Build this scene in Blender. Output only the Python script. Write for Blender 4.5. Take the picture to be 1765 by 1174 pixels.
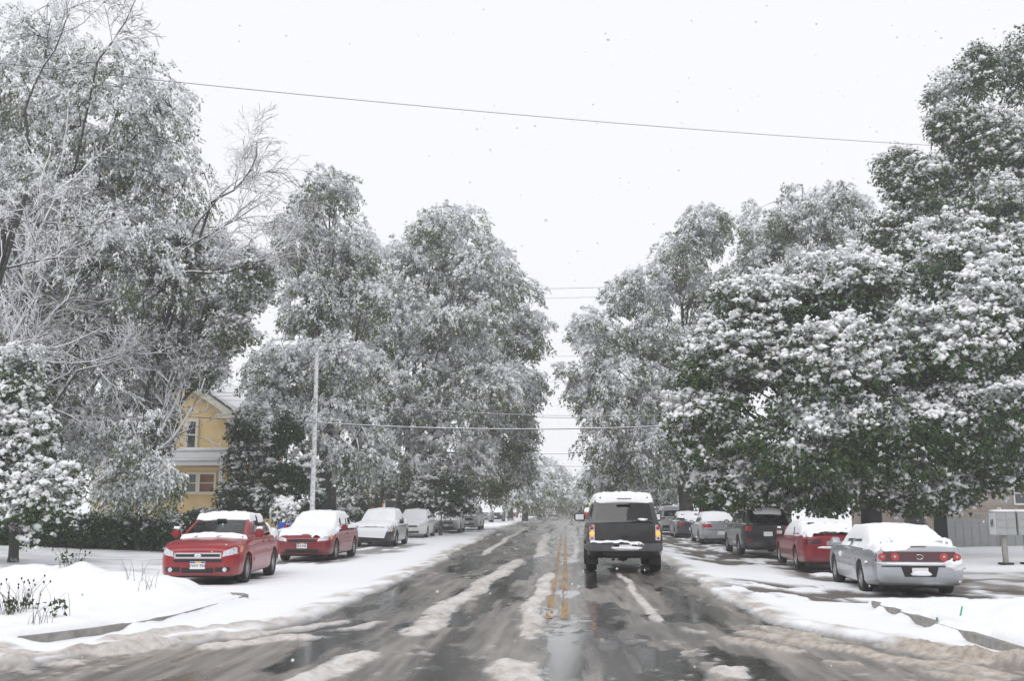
import bpy, bmesh, math, random
import numpy as np
from mathutils import Vector, Matrix
from mathutils.bvhtree import BVHTree
R = math.radians
sc = bpy.context.scene
for o in list(bpy.data.objects): bpy.data.objects.remove(o)
rng = np.random.default_rng(7)
random.seed(7)

# ------------------------------------------------------------------ camera
F_PX, CXP, CYP, CAM_H = 1716.0, 882.5, 587.0, 1.65
PITCH = math.atan((875 - CYP) / F_PX)
YAW = math.atan((975 - CXP) / F_PX * math.cos(PITCH))
cd = bpy.data.cameras.new('camera'); cam = bpy.data.objects.new('camera', cd)
sc.collection.objects.link(cam); sc.camera = cam
cd.sensor_width = 36.0; cd.lens = F_PX / 1765.0 * 36.0
cd.dof.use_dof = True; cd.dof.focus_distance = 28.0; cd.dof.aperture_fstop = 4.0
cd.clip_start = 0.1; cd.clip_end = 4000
cam.location = (0, 0, CAM_H)
cam.rotation_euler = (math.pi / 2 + PITCH, 0, YAW)

# ------------------------------------------------------------------ sky, sun, exposure
SUN_EL, SUN_AZ = R(48), R(200)
w = bpy.data.worlds.new('World'); sc.world = w; w.use_nodes = True
wt = w.node_tree; wt.nodes.clear()
wo = wt.nodes.new('ShaderNodeOutputWorld'); bg = wt.nodes.new('ShaderNodeBackground')
sky = wt.nodes.new('ShaderNodeTexSky'); sky.sky_type = 'NISHITA'; sky.sun_disc = False
sky.sun_elevation = SUN_EL; sky.sun_rotation = SUN_AZ; sky.dust_density = 4.0
hs = wt.nodes.new('ShaderNodeHueSaturation'); hs.inputs['Saturation'].default_value = 0.12
mx = wt.nodes.new('ShaderNodeMix'); mx.data_type = 'RGBA'
mx.inputs['Factor'].default_value = 0.93                 # closed snow cloud over the clear sky
mx.inputs['B'].default_value = (8.75, 8.85, 9.15, 1)
wt.links.new(sky.outputs[0], hs.inputs['Color']); wt.links.new(hs.outputs[0], mx.inputs['A'])
wt.links.new(mx.outputs['Result'], bg.inputs['Color']); bg.inputs['Strength'].default_value = 0.1
wt.links.new(bg.outputs[0], wo.inputs[0])
sd = bpy.data.lights.new('sun', 'SUN'); sun = bpy.data.objects.new('sun', sd); sc.collection.objects.link(sun)
sd.energy = 0.85; sd.angle = R(40); sd.color = (1, 0.98, 0.95)
sun.rotation_euler = (math.pi / 2 - SUN_EL, 0, math.pi - SUN_AZ)
vs = sc.view_settings; vs.view_transform = 'Standard'; vs.look = 'None'; vs.exposure = 0.22; vs.gamma = 1
sc.cycles.volume_bounces = 2; sc.cycles.max_bounces = 6; sc.cycles.transparent_max_bounces = 12

# ------------------------------------------------------------------ pixel <-> place
_f = np.array([-math.sin(YAW) * math.cos(PITCH), math.cos(YAW) * math.cos(PITCH), math.sin(PITCH)])
_r = np.array([math.cos(YAW), math.sin(YAW), 0.0]); _u = np.cross(_r, _f)
def ray(x, y): return _f + (x - CXP) / F_PX * _r + (CYP - y) / F_PX * _u
def at(x, y, Y):
    d = ray(x, y); p = d * (Y / d[1]); return Vector((p[0], p[1], p[2] + CAM_H))
def gr(x, y, z=0.0):
    d = ray(x, y); p = d * ((z - CAM_H) / d[2]); return Vector((p[0], p[1], z))

# ------------------------------------------------------------------ noise
def _h(ix, iy, iz, s):
    with np.errstate(over='ignore'):
        n = (ix.astype(np.uint32) * np.uint32(374761393) + iy.astype(np.uint32) * np.uint32(668265263)
             + iz.astype(np.uint32) * np.uint32(2246822519) + np.uint32(s * 3266489917 % 4294967296))
        n = (n ^ (n >> np.uint32(13))) * np.uint32(1274126177); n = n ^ (n >> np.uint32(16))
    return (n & np.uint32(0xffffff)).astype(np.float64) / 0xffffff
def vn(x, y, z=0.0, s=0):
    x, y, z = np.broadcast_arrays(np.asarray(x, float), np.asarray(y, float), np.asarray(z, float))
    fx, fy, fz = np.floor(x), np.floor(y), np.floor(z)
    ix, iy, iz = fx.astype(np.int64), fy.astype(np.int64), fz.astype(np.int64)
    tx, ty, tz = x - fx, y - fy, z - fz
    tx, ty, tz = [t * t * (3 - 2 * t) for t in (tx, ty, tz)]
    def c(a, b, d): return _h(ix + a, iy + b, iz + d, s)
    l = lambda a, b, t: a + (b - a) * t
    return l(l(l(c(0,0,0), c(1,0,0), tx), l(c(0,1,0), c(1,1,0), tx), ty),
             l(l(c(0,0,1), c(1,0,1), tx), l(c(0,1,1), c(1,1,1), tx), ty), tz)
def fbm(x, y, z=0.0, s=0, o=3):
    a, t, n = 1.0, 0.0, 0.0
    for k in range(o):
        f = 2.0 ** k; t = t + a * vn(x * f, y * f, z * f, s + k); n += a; a *= 0.5
    return t / n
def ss(a, b, x):
    t = np.clip((x - a) / (b - a), 0, 1); return t * t * (3 - 2 * t)

# ------------------------------------------------------------------ materials
MATS = {}
def new_mat(name):
    m = bpy.data.materials.new(name); m.use_nodes = True; MATS[name] = m
    return m, m.node_tree, m.node_tree.nodes['Principled BSDF']
def plain(name, col, rough=0.5, metal=0.0, var=0.0, scale=6.0, bump=0.0, coat=0.0, emit=None, spec=None):
    m, t, b = new_mat(name)
    b.inputs['Base Color'].default_value = (*col, 1); b.inputs['Roughness'].default_value = rough
    b.inputs['Metallic'].default_value = metal; b.inputs['Coat Weight'].default_value = coat
    b.inputs['Coat Roughness'].default_value = 0.04
    if spec is not None: b.inputs['Specular IOR Level'].default_value = spec
    if emit:
        b.inputs['Emission Color'].default_value = (*emit[0], 1); b.inputs['Emission Strength'].default_value = emit[1]
    if var or bump:
        tc = t.nodes.new('ShaderNodeTexCoord'); n = t.nodes.new('ShaderNodeTexNoise')
        n.inputs['Scale'].default_value = scale; n.inputs['Detail'].default_value = 5
        t.links.new(tc.outputs['Object'], n.inputs['Vector'])
        if var:
            r = t.nodes.new('ShaderNodeValToRGB')
            r.color_ramp.elements[0].position = 0.3; r.color_ramp.elements[1].position = 0.7
            r.color_ramp.elements[0].color = (*[c * (1 - var) for c in col], 1)
            r.color_ramp.elements[1].color = (*[min(1, c * (1 + var)) for c in col], 1)
            t.links.new(n.outputs[0], r.inputs[0]); t.links.new(r.outputs[0], b.inputs['Base Color'])
        if bump:
            bm = t.nodes.new('ShaderNodeBump'); bm.inputs['Strength'].default_value = bump; bm.inputs['Distance'].default_value = 0.03
            t.links.new(n.outputs[0], bm.inputs['Height']); t.links.new(bm.outputs[0], b.inputs['Normal'])
    return m
plain('snow', (0.87, 0.88, 0.91), 0.65, bump=0.35, scale=9)
plain('tree_snow', (0.92, 0.925, 0.94), 0.7)
plain('car_snow', (0.88, 0.89, 0.92), 0.6, bump=0.25, scale=14)
plain('dusted_glass', (0.36, 0.38, 0.40), 0.5, var=0.25, scale=12)
plain('red_paint', (0.27, 0.003, 0.010), 0.3, coat=0.5, spec=0.3, var=0.12, scale=3)
plain('dark_red_paint', (0.20, 0.004, 0.012), 0.35, coat=0.45, spec=0.3, var=0.15, scale=3)
plain('silver_paint', (0.42, 0.44, 0.47), 0.32, metal=0.55, coat=0.6, var=0.08, scale=3)
plain('grey_silver_paint', (0.34, 0.35, 0.36), 0.4, metal=0.4, coat=0.4, var=0.1)
plain('white_paint', (0.72, 0.72, 0.71), 0.35, coat=0.6, var=0.06)
plain('black_paint', (0.012, 0.012, 0.014), 0.3, coat=0.8)
plain('charcoal_paint', (0.02, 0.021, 0.023), 0.38, coat=0.5, var=0.25, scale=4)
plain('dark_blue_paint', (0.03, 0.035, 0.05), 0.35, coat=0.6)
plain('black_plastic', (0.012, 0.012, 0.013), 0.6)
plain('interior', (0.02, 0.02, 0.022), 0.8)
plain('rubber', (0.018, 0.018, 0.018), 0.85, var=0.4, scale=20)
plain('alloy', (0.42, 0.42, 0.43), 0.4, metal=0.7, var=0.2, scale=10)
plain('chrome', (0.75, 0.76, 0.78), 0.15, metal=1.0)
plain('bumper_metal', (0.12, 0.12, 0.125), 0.35, metal=0.6, var=0.2)
plain('lamp_clear', (0.55, 0.57, 0.6), 0.12, coat=1.0, var=0.35, scale=30)
plain('lamp_red', (0.32, 0.008, 0.012), 0.2, coat=1.0)
plain('lamp_dark_red', (0.07, 0.008, 0.014), 0.2, coat=0.8)
plain('lamp_red_bright', (0.42, 0.01, 0.015), 0.2, coat=1.0, emit=((1, 0.03, 0.02), 0.03))
plain('lamp_amber', (0.75, 0.22, 0.02), 0.25, coat=0.8)
plain('lamp_lit', (0.9, 0.35, 0.03), 0.3, emit=((1, 0.30, 0.02), 1.2))
plain('plate', (0.75, 0.76, 0.76), 0.5)
plain('plate_ink', (0.03, 0.03, 0.06), 0.6)
plain('plate_blue', (0.03, 0.06, 0.3), 0.5)
plain('plate_yellow', (0.7, 0.45, 0.05), 0.5)
plain('teal', (0.0, 0.45, 0.33), 0.5)
plain('concrete', (0.26, 0.25, 0.235), 0.8, var=0.3, scale=7, bump=0.5)
plain('bark', (0.045, 0.04, 0.036), 0.9, var=0.4, scale=8, bump=0.8)
plain('stalk', (0.10, 0.075, 0.05), 0.9)
plain('seed_head', (0.045, 0.03, 0.028), 0.9)
plain('yellow_siding', (0.80, 0.60, 0.30), 0.7, var=0.06, scale=2)
plain('orange_siding', (0.62, 0.30, 0.06), 0.7, var=0.08, scale=2)
plain('cream_trim', (0.72, 0.68, 0.55), 0.6)
plain('white_trim', (0.75, 0.75, 0.73), 0.6)
plain('window_glass', (0.03, 0.035, 0.04), 0.08, coat=1.0)
plain('window_blind', (0.22, 0.10, 0.06), 0.7, var=0.3, scale=1.5)
plain('roof_shingle', (0.12, 0.11, 0.11), 0.9)
plain('brick', (0.24, 0.09, 0.06), 0.85, var=0.25, scale=5)
plain('tan_brick', (0.30, 0.24, 0.20), 0.85, var=0.2, scale=5)
plain('tan_wall', (0.36, 0.32, 0.29), 0.85, var=0.08)
plain('vinyl_fence', (0.36, 0.37, 0.37), 0.6, var=0.06)
plain('mailbox_metal', (0.33, 0.34, 0.34), 0.5, var=0.08)
plain('mailbox_side', (0.7, 0.71, 0.72), 0.5)
plain('weathered_wood', (0.30, 0.28, 0.25), 0.85, var=0.2)
plain('cable', (0.06, 0.06, 0.07), 0.7)
plain('sign_blue', (0.015, 0.08, 0.42), 0.4)
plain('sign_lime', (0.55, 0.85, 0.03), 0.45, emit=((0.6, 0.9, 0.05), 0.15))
plain('sign_green', (0.0, 0.22, 0.2), 0.4)
plain('spray_green', (0.05, 0.38, 0.17), 0.8)
plain('galvanised', (0.42, 0.43, 0.44), 0.5, metal=0.5)
plain('shrub_green', (0.035, 0.06, 0.02), 0.7)

def grime(name):
    """road salt and spray drying on the lower body"""
    m = MATS[name]; t = m.node_tree; b = t.nodes['Principled BSDF']
    tc = t.nodes.new('ShaderNodeTexCoord'); sp = t.nodes.new('ShaderNodeSeparateXYZ'); n = t.nodes.new('ShaderNodeTexNoise'); n.inputs['Scale'].default_value = 5; n.inputs['Detail'].default_value = 7
    t.links.new(tc.outputs['Object'], sp.inputs[0]); t.links.new(tc.outputs['Object'], n.inputs['Vector'])
    a = t.nodes.new('ShaderNodeMath'); a.operation = 'MULTIPLY_ADD'; a.inputs[1].default_value = -0.55; t.links.new(n.outputs[0], a.inputs[0]); t.links.new(sp.outputs['Z'], a.inputs[2])
    r = t.nodes.new('ShaderNodeMapRange'); t.links.new(a.outputs[0], r.inputs['Value'])
    for k, v in (('From Min', .32), ('From Max', -.12), ('To Min', 0), ('To Max', .28)): r.inputs[k].default_value = v
    q = t.nodes.new('ShaderNodeMix'); q.data_type = 'RGBA'; q.inputs['B'].default_value = (.20, .19, .18, 1); t.links.new(r.outputs[0], q.inputs['Factor'])
    if b.inputs['Base Color'].links: t.links.new(b.inputs['Base Color'].links[0].from_socket, q.inputs['A'])
    else: q.inputs['A'].default_value = b.inputs['Base Color'].default_value
    t.links.new(q.outputs['Result'], b.inputs['Base Color'])
for k_ in [x for x in MATS if x.endswith('_paint')]: grime(k_)
def snow_top(name, dark, lo, hi, var=0.3, scale=8):
    """bark or wood with snow lying on whatever faces up"""
    m, t, b = new_mat(name)
    g = t.nodes.new('ShaderNodeNewGeometry'); s = t.nodes.new('ShaderNodeSeparateXYZ')
    t.links.new(g.outputs['True Normal'], s.inputs[0])
    tc = t.nodes.new('ShaderNodeTexCoord'); n = t.nodes.new('ShaderNodeTexNoise'); n.inputs['Scale'].default_value = scale
    t.links.new(tc.outputs['Object'], n.inputs['Vector'])
    a = t.nodes.new('ShaderNodeMath'); a.operation = 'MULTIPLY_ADD'; a.inputs[1].default_value = 0.8; 
    t.links.new(n.outputs[0], a.inputs[0]); t.links.new(s.outputs['Z'], a.inputs[2])
    r = t.nodes.new('ShaderNodeMapRange'); r.inputs['From Min'].default_value = lo + 0.4; r.inputs['From Max'].default_value = hi + 0.4
    t.links.new(a.outputs[0], r.inputs['Value'])
    mxx = t.nodes.new('ShaderNodeMix'); mxx.data_type = 'RGBA'
    mxx.inputs['A'].default_value = (*dark, 1); mxx.inputs['B'].default_value = (0.86, 0.87, 0.9, 1)
    t.links.new(r.outputs[0], mxx.inputs['Factor']); t.links.new(mxx.outputs['Result'], b.inputs['Base Color'])
    b.inputs['Roughness'].default_value = 0.8
    return m
snow_top('snowy_bark', (0.045, 0.04, 0.037), 0.15, 0.45)
snow_top('frosted_twig', (0.12, 0.11, 0.11), -0.8, -0.2)
snow_top('snowy_pole', (0.13, 0.11, 0.10), -0.35, 0.05)
snow_top('snowy_cable', (0.05, 0.05, 0.06), 0.2, 0.5, scale=1.2)

def leaf_mat(name, cols, frost):
    """leaves; a share of them wholly coated with snow"""
    m, t, b = new_mat(name)
    g = t.nodes.new('ShaderNodeNewGeometry')
    r = t.nodes.new('ShaderNodeValToRGB'); r.color_ramp.interpolation = 'LINEAR'
    el = r.color_ramp.elements
    el[0].position = 0.0; el[0].color = (*cols[0], 1); el[1].position = 1.0; el[1].color = (*cols[-1], 1)
    for i, c in enumerate(cols[1:-1]):
        e = el.new((i + 1) / (len(cols) - 1)); e.color = (*c, 1)
    mm = t.nodes.new('ShaderNodeMath'); mm.operation = 'MULTIPLY'; mm.inputs[1].default_value = 7.31
    fa = t.nodes.new('ShaderNodeAttribute'); fa.attribute_name = 'frost'
    fr = t.nodes.new('ShaderNodeMath'); fr.operation = 'FRACT'
    t.links.new(g.outputs['Random Per Island'], mm.inputs[0]); t.links.new(mm.outputs[0], fr.inputs[0]); t.links.new(fr.outputs[0], r.inputs[0])
    mr = t.nodes.new('ShaderNodeMapRange'); mr.inputs['From Min'].default_value = 1 - frost - 0.08; mr.inputs['From Max'].default_value = 1 - frost + 0.08
    t.links.new(fa.outputs['Fac'], mr.inputs['Value'])
    mxx = t.nodes.new('ShaderNodeMix'); mxx.data_type = 'RGBA'; mxx.inputs['B'].default_value = (0.80, 0.82, 0.85, 1)
    t.links.new(mr.outputs[0], mxx.inputs['Factor']); t.links.new(r.outputs[0], mxx.inputs['A'])
    t.links.new(mxx.outputs['Result'], b.inputs['Base Color'])
    b.inputs['Roughness'].default_value = 0.65; b.inputs['Specular IOR Level'].default_value = 0.25
leaf_mat('leaf_maple', [(0.02, 0.05, 0.012), (0.05, 0.105, 0.02), (0.03, 0.065, 0.015), (0.10, 0.11, 0.03)], 0.27)
leaf_mat('leaf_grey', [(0.05, 0.085, 0.032), (0.10, 0.145, 0.05), (0.065, 0.10, 0.04), (0.17, 0.155, 0.05)], 0.45)
leaf_mat('leaf_pale', [(0.06, 0.10, 0.038), (0.115, 0.165, 0.06), (0.08, 0.125, 0.048), (0.19, 0.18, 0.06)], 0.48)
leaf_mat('leaf_shrub', [(0.012, 0.035, 0.01), (0.03, 0.07, 0.016), (0.022, 0.048, 0.014), (0.06, 0.08, 0.025)], 0.12)
leaf_mat('leaf_olive', [(0.05, 0.07, 0.018), (0.10, 0.13, 0.025), (0.06, 0.09, 0.025), (0.16, 0.13, 0.035)], 0.22)

def glass_mat(name, tint, k):
    m = bpy.data.materials.new(name); m.use_nodes = True; MATS[name] = m
    t = m.node_tree; t.nodes.clear()
    o = t.nodes.new('ShaderNodeOutputMaterial'); mxs = t.nodes.new('ShaderNodeMixShader')
    tr = t.nodes.new('ShaderNodeBsdfTransparent'); gl = t.nodes.new('ShaderNodeBsdfGlossy')
    tr.inputs[0].default_value = (*tint, 1); gl.inputs['Roughness'].default_value = 0.04
    fz = t.nodes.new('ShaderNodeFresnel'); fz.inputs[0].default_value = 1.5
    ad = t.nodes.new('ShaderNodeMath'); ad.operation = 'ADD'; ad.inputs[1].default_value = k
    t.links.new(fz.outputs[0], ad.inputs[0]); t.links.new(ad.outputs[0], mxs.inputs[0])
    t.links.new(tr.outputs[0], mxs.inputs[1]); t.links.new(gl.outputs[0], mxs.inputs[2]); t.links.new(mxs.outputs[0], o.inputs[0])
glass_mat('car_glass', (0.42, 0.62, 0.55), 0.03)
glass_mat('tinted_glass', (0.05, 0.055, 0.06), 0.02)

def terrain_mat(name):
    """one material for road and verge: the attribute says what lies there (R snow, G dirt, B water, A earth)"""
    m, t, b = new_mat(name)
    A = t.nodes.new('ShaderNodeAttribute'); A.attribute_name = 'cover'
    s = t.nodes.new('ShaderNodeSeparateColor'); t.links.new(A.outputs['Color'], s.inputs[0])
    tc = t.nodes.new('ShaderNodeTexCoord')
    def noise(sc_, d=4, str_=None):
        n = t.nodes.new('ShaderNodeTexNoise'); n.inputs['Scale'].default_value = sc_; n.inputs['Detail'].default_value = d
        if str_:
            mp = t.nodes.new('ShaderNodeMapping'); mp.inputs['Scale'].default_value = str_
            t.links.new(tc.outputs['Object'], mp.inputs[0]); t.links.new(mp.outputs[0], n.inputs['Vector'])
        else: t.links.new(tc.outputs['Object'], n.inputs['Vector'])
        return n
    def mix(fac, a, bb):
        q = t.nodes.new('ShaderNodeMix'); q.data_type = 'RGBA'
        for k, v in (('A', a), ('B', bb)):
            if isinstance(v, tuple): q.inputs[k].default_value = (*v, 1)
            else: t.links.new(v, q.inputs[k])
        if isinstance(fac, float): q.inputs['Factor'].default_value = fac
        else: t.links.new(fac, q.inputs['Factor'])
        return q.outputs['Result']
    def rng_(v, a, bb, c=0.0, d=1.0):
        q = t.nodes.new('ShaderNodeMapRange'); t.links.new(v, q.inputs['Value'])
        for k, x in (('From Min', a), ('From Max', bb), ('To Min', c), ('To Max', d)): q.inputs[k].default_value = x
        return q.outputs[0]
    n1 = noise(14.0, 6); n2 = noise(1.0, 6, (7.0, 0.55, 1.0)); n3 = noise(60.0, 2); n5 = noise(3.0, 5)
    asphalt = mix(rng_(n1.outputs[0], 0.3, 0.7), (0.035, 0.034, 0.034), (0.075, 0.07, 0.066))
    film = mix(rng_(n2.outputs[0], 0.35, 0.65), (0.13, 0.118, 0.11), (0.30, 0.27, 0.245))      # thin brown slush film
    earth = mix(rng_(n1.outputs[0], 0.35, 0.65), (0.04, 0.028, 0.018), (0.10, 0.075, 0.05))
    road = mix(s.outputs['Green'], asphalt, film)
    base = mix(A.outputs['Alpha'], road, earth)
    n7 = noise(9.0, 6); dirty = mix(rng_(n7.outputs[0], 0.3, 0.7), (0.27, 0.215, 0.17), (0.56, 0.50, 0.44))
    clean = mix(rng_(n3.outputs[0], 0.2, 0.8), (0.85, 0.86, 0.89), (0.89, 0.90, 0.93))
    snowc = mix(s.outputs['Green'], clean, dirty)
    col = mix(s.outputs['Red'], base, snowc)
    t.links.new(col, b.inputs['Base Color'])
    # roughness: water is mirror-like, wet road satin, snow rough
    wet = rng_(s.outputs['Blue'], 0.0, 1.0, 0.34, 0.04)
    rr = t.nodes.new('ShaderNodeMix'); rr.data_type = 'FLOAT'; rr.inputs['B'].default_value = 0.75
    er = t.nodes.new('ShaderNodeMix'); er.data_type = 'FLOAT'; er.inputs['B'].default_value = 0.8; t.links.new(A.outputs['Alpha'], er.inputs['Factor']); t.links.new(wet, er.inputs['A'])
    t.links.new(s.outputs['Red'], rr.inputs['Factor']); t.links.new(er.outputs['Result'], rr.inputs['A']); t.links.new(rr.outputs['Result'], b.inputs['Roughness'])
    bp = t.nodes.new('ShaderNodeBump'); bp.inputs['Distance'].default_value = 0.035
    st = t.nodes.new('ShaderNodeMath'); st.operation = 'MULTIPLY_ADD'; st.inputs[1].default_value = -0.45; st.inputs[2].default_value = 0.5
    t.links.new(s.outputs['Blue'], st.inputs[0]); t.links.new(st.outputs[0], bp.inputs['Strength'])
    t.links.new(n1.outputs[0], bp.inputs['Height'])
    n6 = noise(20.0, 6); b2 = t.nodes.new('ShaderNodeBump'); b2.inputs['Distance'].default_value = 0.03          # grainy slush
    gm = t.nodes.new('ShaderNodeMath'); gm.operation = 'MULTIPLY'; t.links.new(s.outputs['Green'], gm.inputs[0]); t.links.new(s.outputs['Red'], gm.inputs[1])
    t.links.new(gm.outputs[0], b2.inputs['Strength']); t.links.new(n6.outputs[0], b2.inputs['Height']); t.links.new(bp.outputs[0], b2.inputs['Normal']); t.links.new(b2.outputs[0], b.inputs['Normal'])
terrain_mat('ground_cover')

# ------------------------------------------------------------------ mesh helpers
COL = sc.collection
def tag(o, label=None, cat=None, group=None, kind=None):
    for k, v in (('label', label), ('category', cat), ('group', group), ('kind', kind)):
        if v: o[k] = v
    return o
def empty(name, loc=(0, 0, 0), rz=0.0):
    o = bpy.data.objects.new(name, None); COL.objects.link(o); o.location = loc; o.rotation_euler = (0, 0, rz)
    o.empty_display_size = 0.2; return o
def link(name, me, mats=(), parent=None, smooth=True, sharp=None):
    for m in ([mats] if isinstance(mats, str) else mats): me.materials.append(MATS[m])
    if smooth: me.polygons.foreach_set('use_smooth', np.ones(len(me.polygons), bool))
    if sharp: me.set_sharp_from_angle(angle=R(sharp))
    o = bpy.data.objects.new(name, me); COL.objects.link(o)
    if parent: o.parent = parent
    return o
def np_mesh(name, V, Fq, mat_idx=None):
    """V (n,3), Fq (m,k) all of one size"""
    V = np.asarray(V, np.float32); Fq = np.asarray(Fq, np.int32); m, k = Fq.shape
    me = bpy.data.meshes.new(name)
    me.vertices.add(len(V)); me.vertices.foreach_set('co', V.ravel())
    me.loops.add(m * k); me.loops.foreach_set('vertex_index', Fq.ravel())
    me.polygons.add(m); me.polygons.foreach_set('loop_start', np.arange(0, m * k, k, dtype=np.int32))
    if mat_idx is not None: me.polygons.foreach_set('material_index', np.asarray(mat_idx, np.int32))
    me.update(calc_edges=True); return me
class MB:
    """collects simple shapes into ONE mesh"""
    def __init__(s): s.v = []; s.f = []
    def add(s, V, Fs):
        n = len(s.v); s.v += [tuple(p) for p in V]; s.f += [tuple(i + n for i in f) for f in Fs]; return s
    def box(s, c, d, M=None):
        P = [Vector((c[0] + sx * d[0] / 2, c[1] + sy * d[1] / 2, c[2] + sz * d[2] / 2)) for sz in (-1, 1) for sy in (-1, 1) for sx in (-1, 1)]
        if M: P = [M @ p for p in P]
        return s.add(P, [(0, 2, 3, 1), (4, 5, 7, 6), (0, 1, 5, 4), (2, 6, 7, 3), (0, 4, 6, 2), (1, 3, 7, 5)])
    def tube(s, P, r, n=6, cap=True):
        P = [Vector(p) for p in P]; r = r if hasattr(r, '__len__') else [r] * len(P); V = []; Fs = []
        for i, p in enumerate(P):
            t = (P[min(i + 1, len(P) - 1)] - P[max(i - 1, 0)]).normalized()
            a = t.cross(Vector((0, 0, 1)) if abs(t.z) < 0.9 else Vector((1, 0, 0))).normalized(); b = t.cross(a)
            V += [p + (a * math.cos(2 * math.pi * k / n) + b * math.sin(2 * math.pi * k / n)) * r[i] for k in range(n)]
        for i in range(len(P) - 1):
            for k in range(n): Fs.append((i * n + k, i * n + (k + 1) % n, (i + 1) * n + (k + 1) % n, (i + 1) * n + k))
        if cap: Fs += [tuple(range(n - 1, -1, -1)), tuple(range((len(P) - 1) * n, len(P) * n))]
        return s.add(V, Fs)
    def lathe(s, prof, n=20, M=None, closed=False):
        """prof: (radius, height) pairs round the local z axis"""
        V = []; Fs = []; m = len(prof)
        for k in range(n):
            a = 2 * math.pi * k / n
            V += [Vector((p[0] * math.cos(a), p[0] * math.sin(a), p[1])) for p in prof]
        for k in range(n):
            for i in range(m - (0 if closed else 1)):
                j = (i + 1) % m; k2 = (k + 1) % n
                Fs.append((k * m + i, k2 * m + i, k2 * m + j, k * m + j))
        if M: V = [M @ v for v in V]
        return s.add(V, Fs)
    def build(s, name, mats, parent=None, smooth=False, sharp=None, bevel=0.0):
        me = bpy.data.meshes.new(name); me.from_pydata([tuple(v) for v in s.v], [], s.f); me.update()
        if bevel:
            bm = bmesh.new(); bm.from_mesh(me)
            bmesh.ops.bevel(bm, geom=bm.edges[:], offset=bevel, segments=2, affect='EDGES', clamp_overlap=True); bm.to_mesh(me); bm.free()
        return link(name, me, mats, parent, smooth, sharp)

# ------------------------------------------------------------------ the ground
def sd_box(x, y, x0, x1, y0, y1, r):
    """signed distance to a rounded rectangle, negative inside"""
    cx, cy, hx, hy = (x0 + x1) / 2, (y0 + y1) / 2, (x1 - x0) / 2, (y1 - y0) / 2
    qx, qy = np.abs(x - cx) - hx + r, np.abs(y - cy) - hy + r
    return np.hypot(np.maximum(qx, 0), np.maximum(qy, 0)) + np.minimum(np.maximum(qx, qy), 0) - r
def kerb_left_d(x, y):      # inside the left corner verge
    a = sd_box(x, y, -60, -5.65, 9.6, 28, 5.0); b = y - 17.75
    k = 0.5; h = np.clip(0.5 + 0.5 * (a - b) / k, 0, 1)
    return -(b + (a - b) * h + k * h * (1 - h) * 0.5)
def kerb_right_d(x, y):
    a = sd_box(x, y, 5.0, 60, 6.0, 30, 4.0); b = y - 16.9
    k = 0.5; h = np.clip(0.5 + 0.5 * (a - b) / k, 0, 1)
    return -(b + (a - b) * h + k * h * (1 - h) * 0.5)
def road_edges(y):
    l = -3.72 - 0.024 * np.clip(y - 24, 0, 60) - 0.075 * np.clip(15.5 - y, 0, 12) ** 2
    r = 2.85 + 0.018 * np.clip(y - 24, 0, 60) + 0.055 * np.clip(16.5 - y, 0, 12) ** 2
    return l, r
RIDGES = [  # x at y0, x at y1, y0, y1, half width, height : slush left between the wheel tracks
    (-2.05, -1.45, 13.3, 34, 0.27, 0.06), (-0.58, -0.42, 13.2, 27, 0.19, 0.07), (1.42, 1.30, 15.0, 27, 0.10, 0.025),
    (-2.45, -2.2, 9.6, 11.9, 0.28, 0.055), (-0.55, -0.52, 9.2, 11.4, 0.32, 0.06), (1.55, 1.62, 10.2, 11.0, 0.22, 0.06),
    (-0.9, -1.3, 34, 70, 0.25, 0.03), (0.35, 0.6, 32, 80, 0.12, 0.02), (-3.0, -3.4, 36, 90, 0.18, 0.03)]
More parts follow.
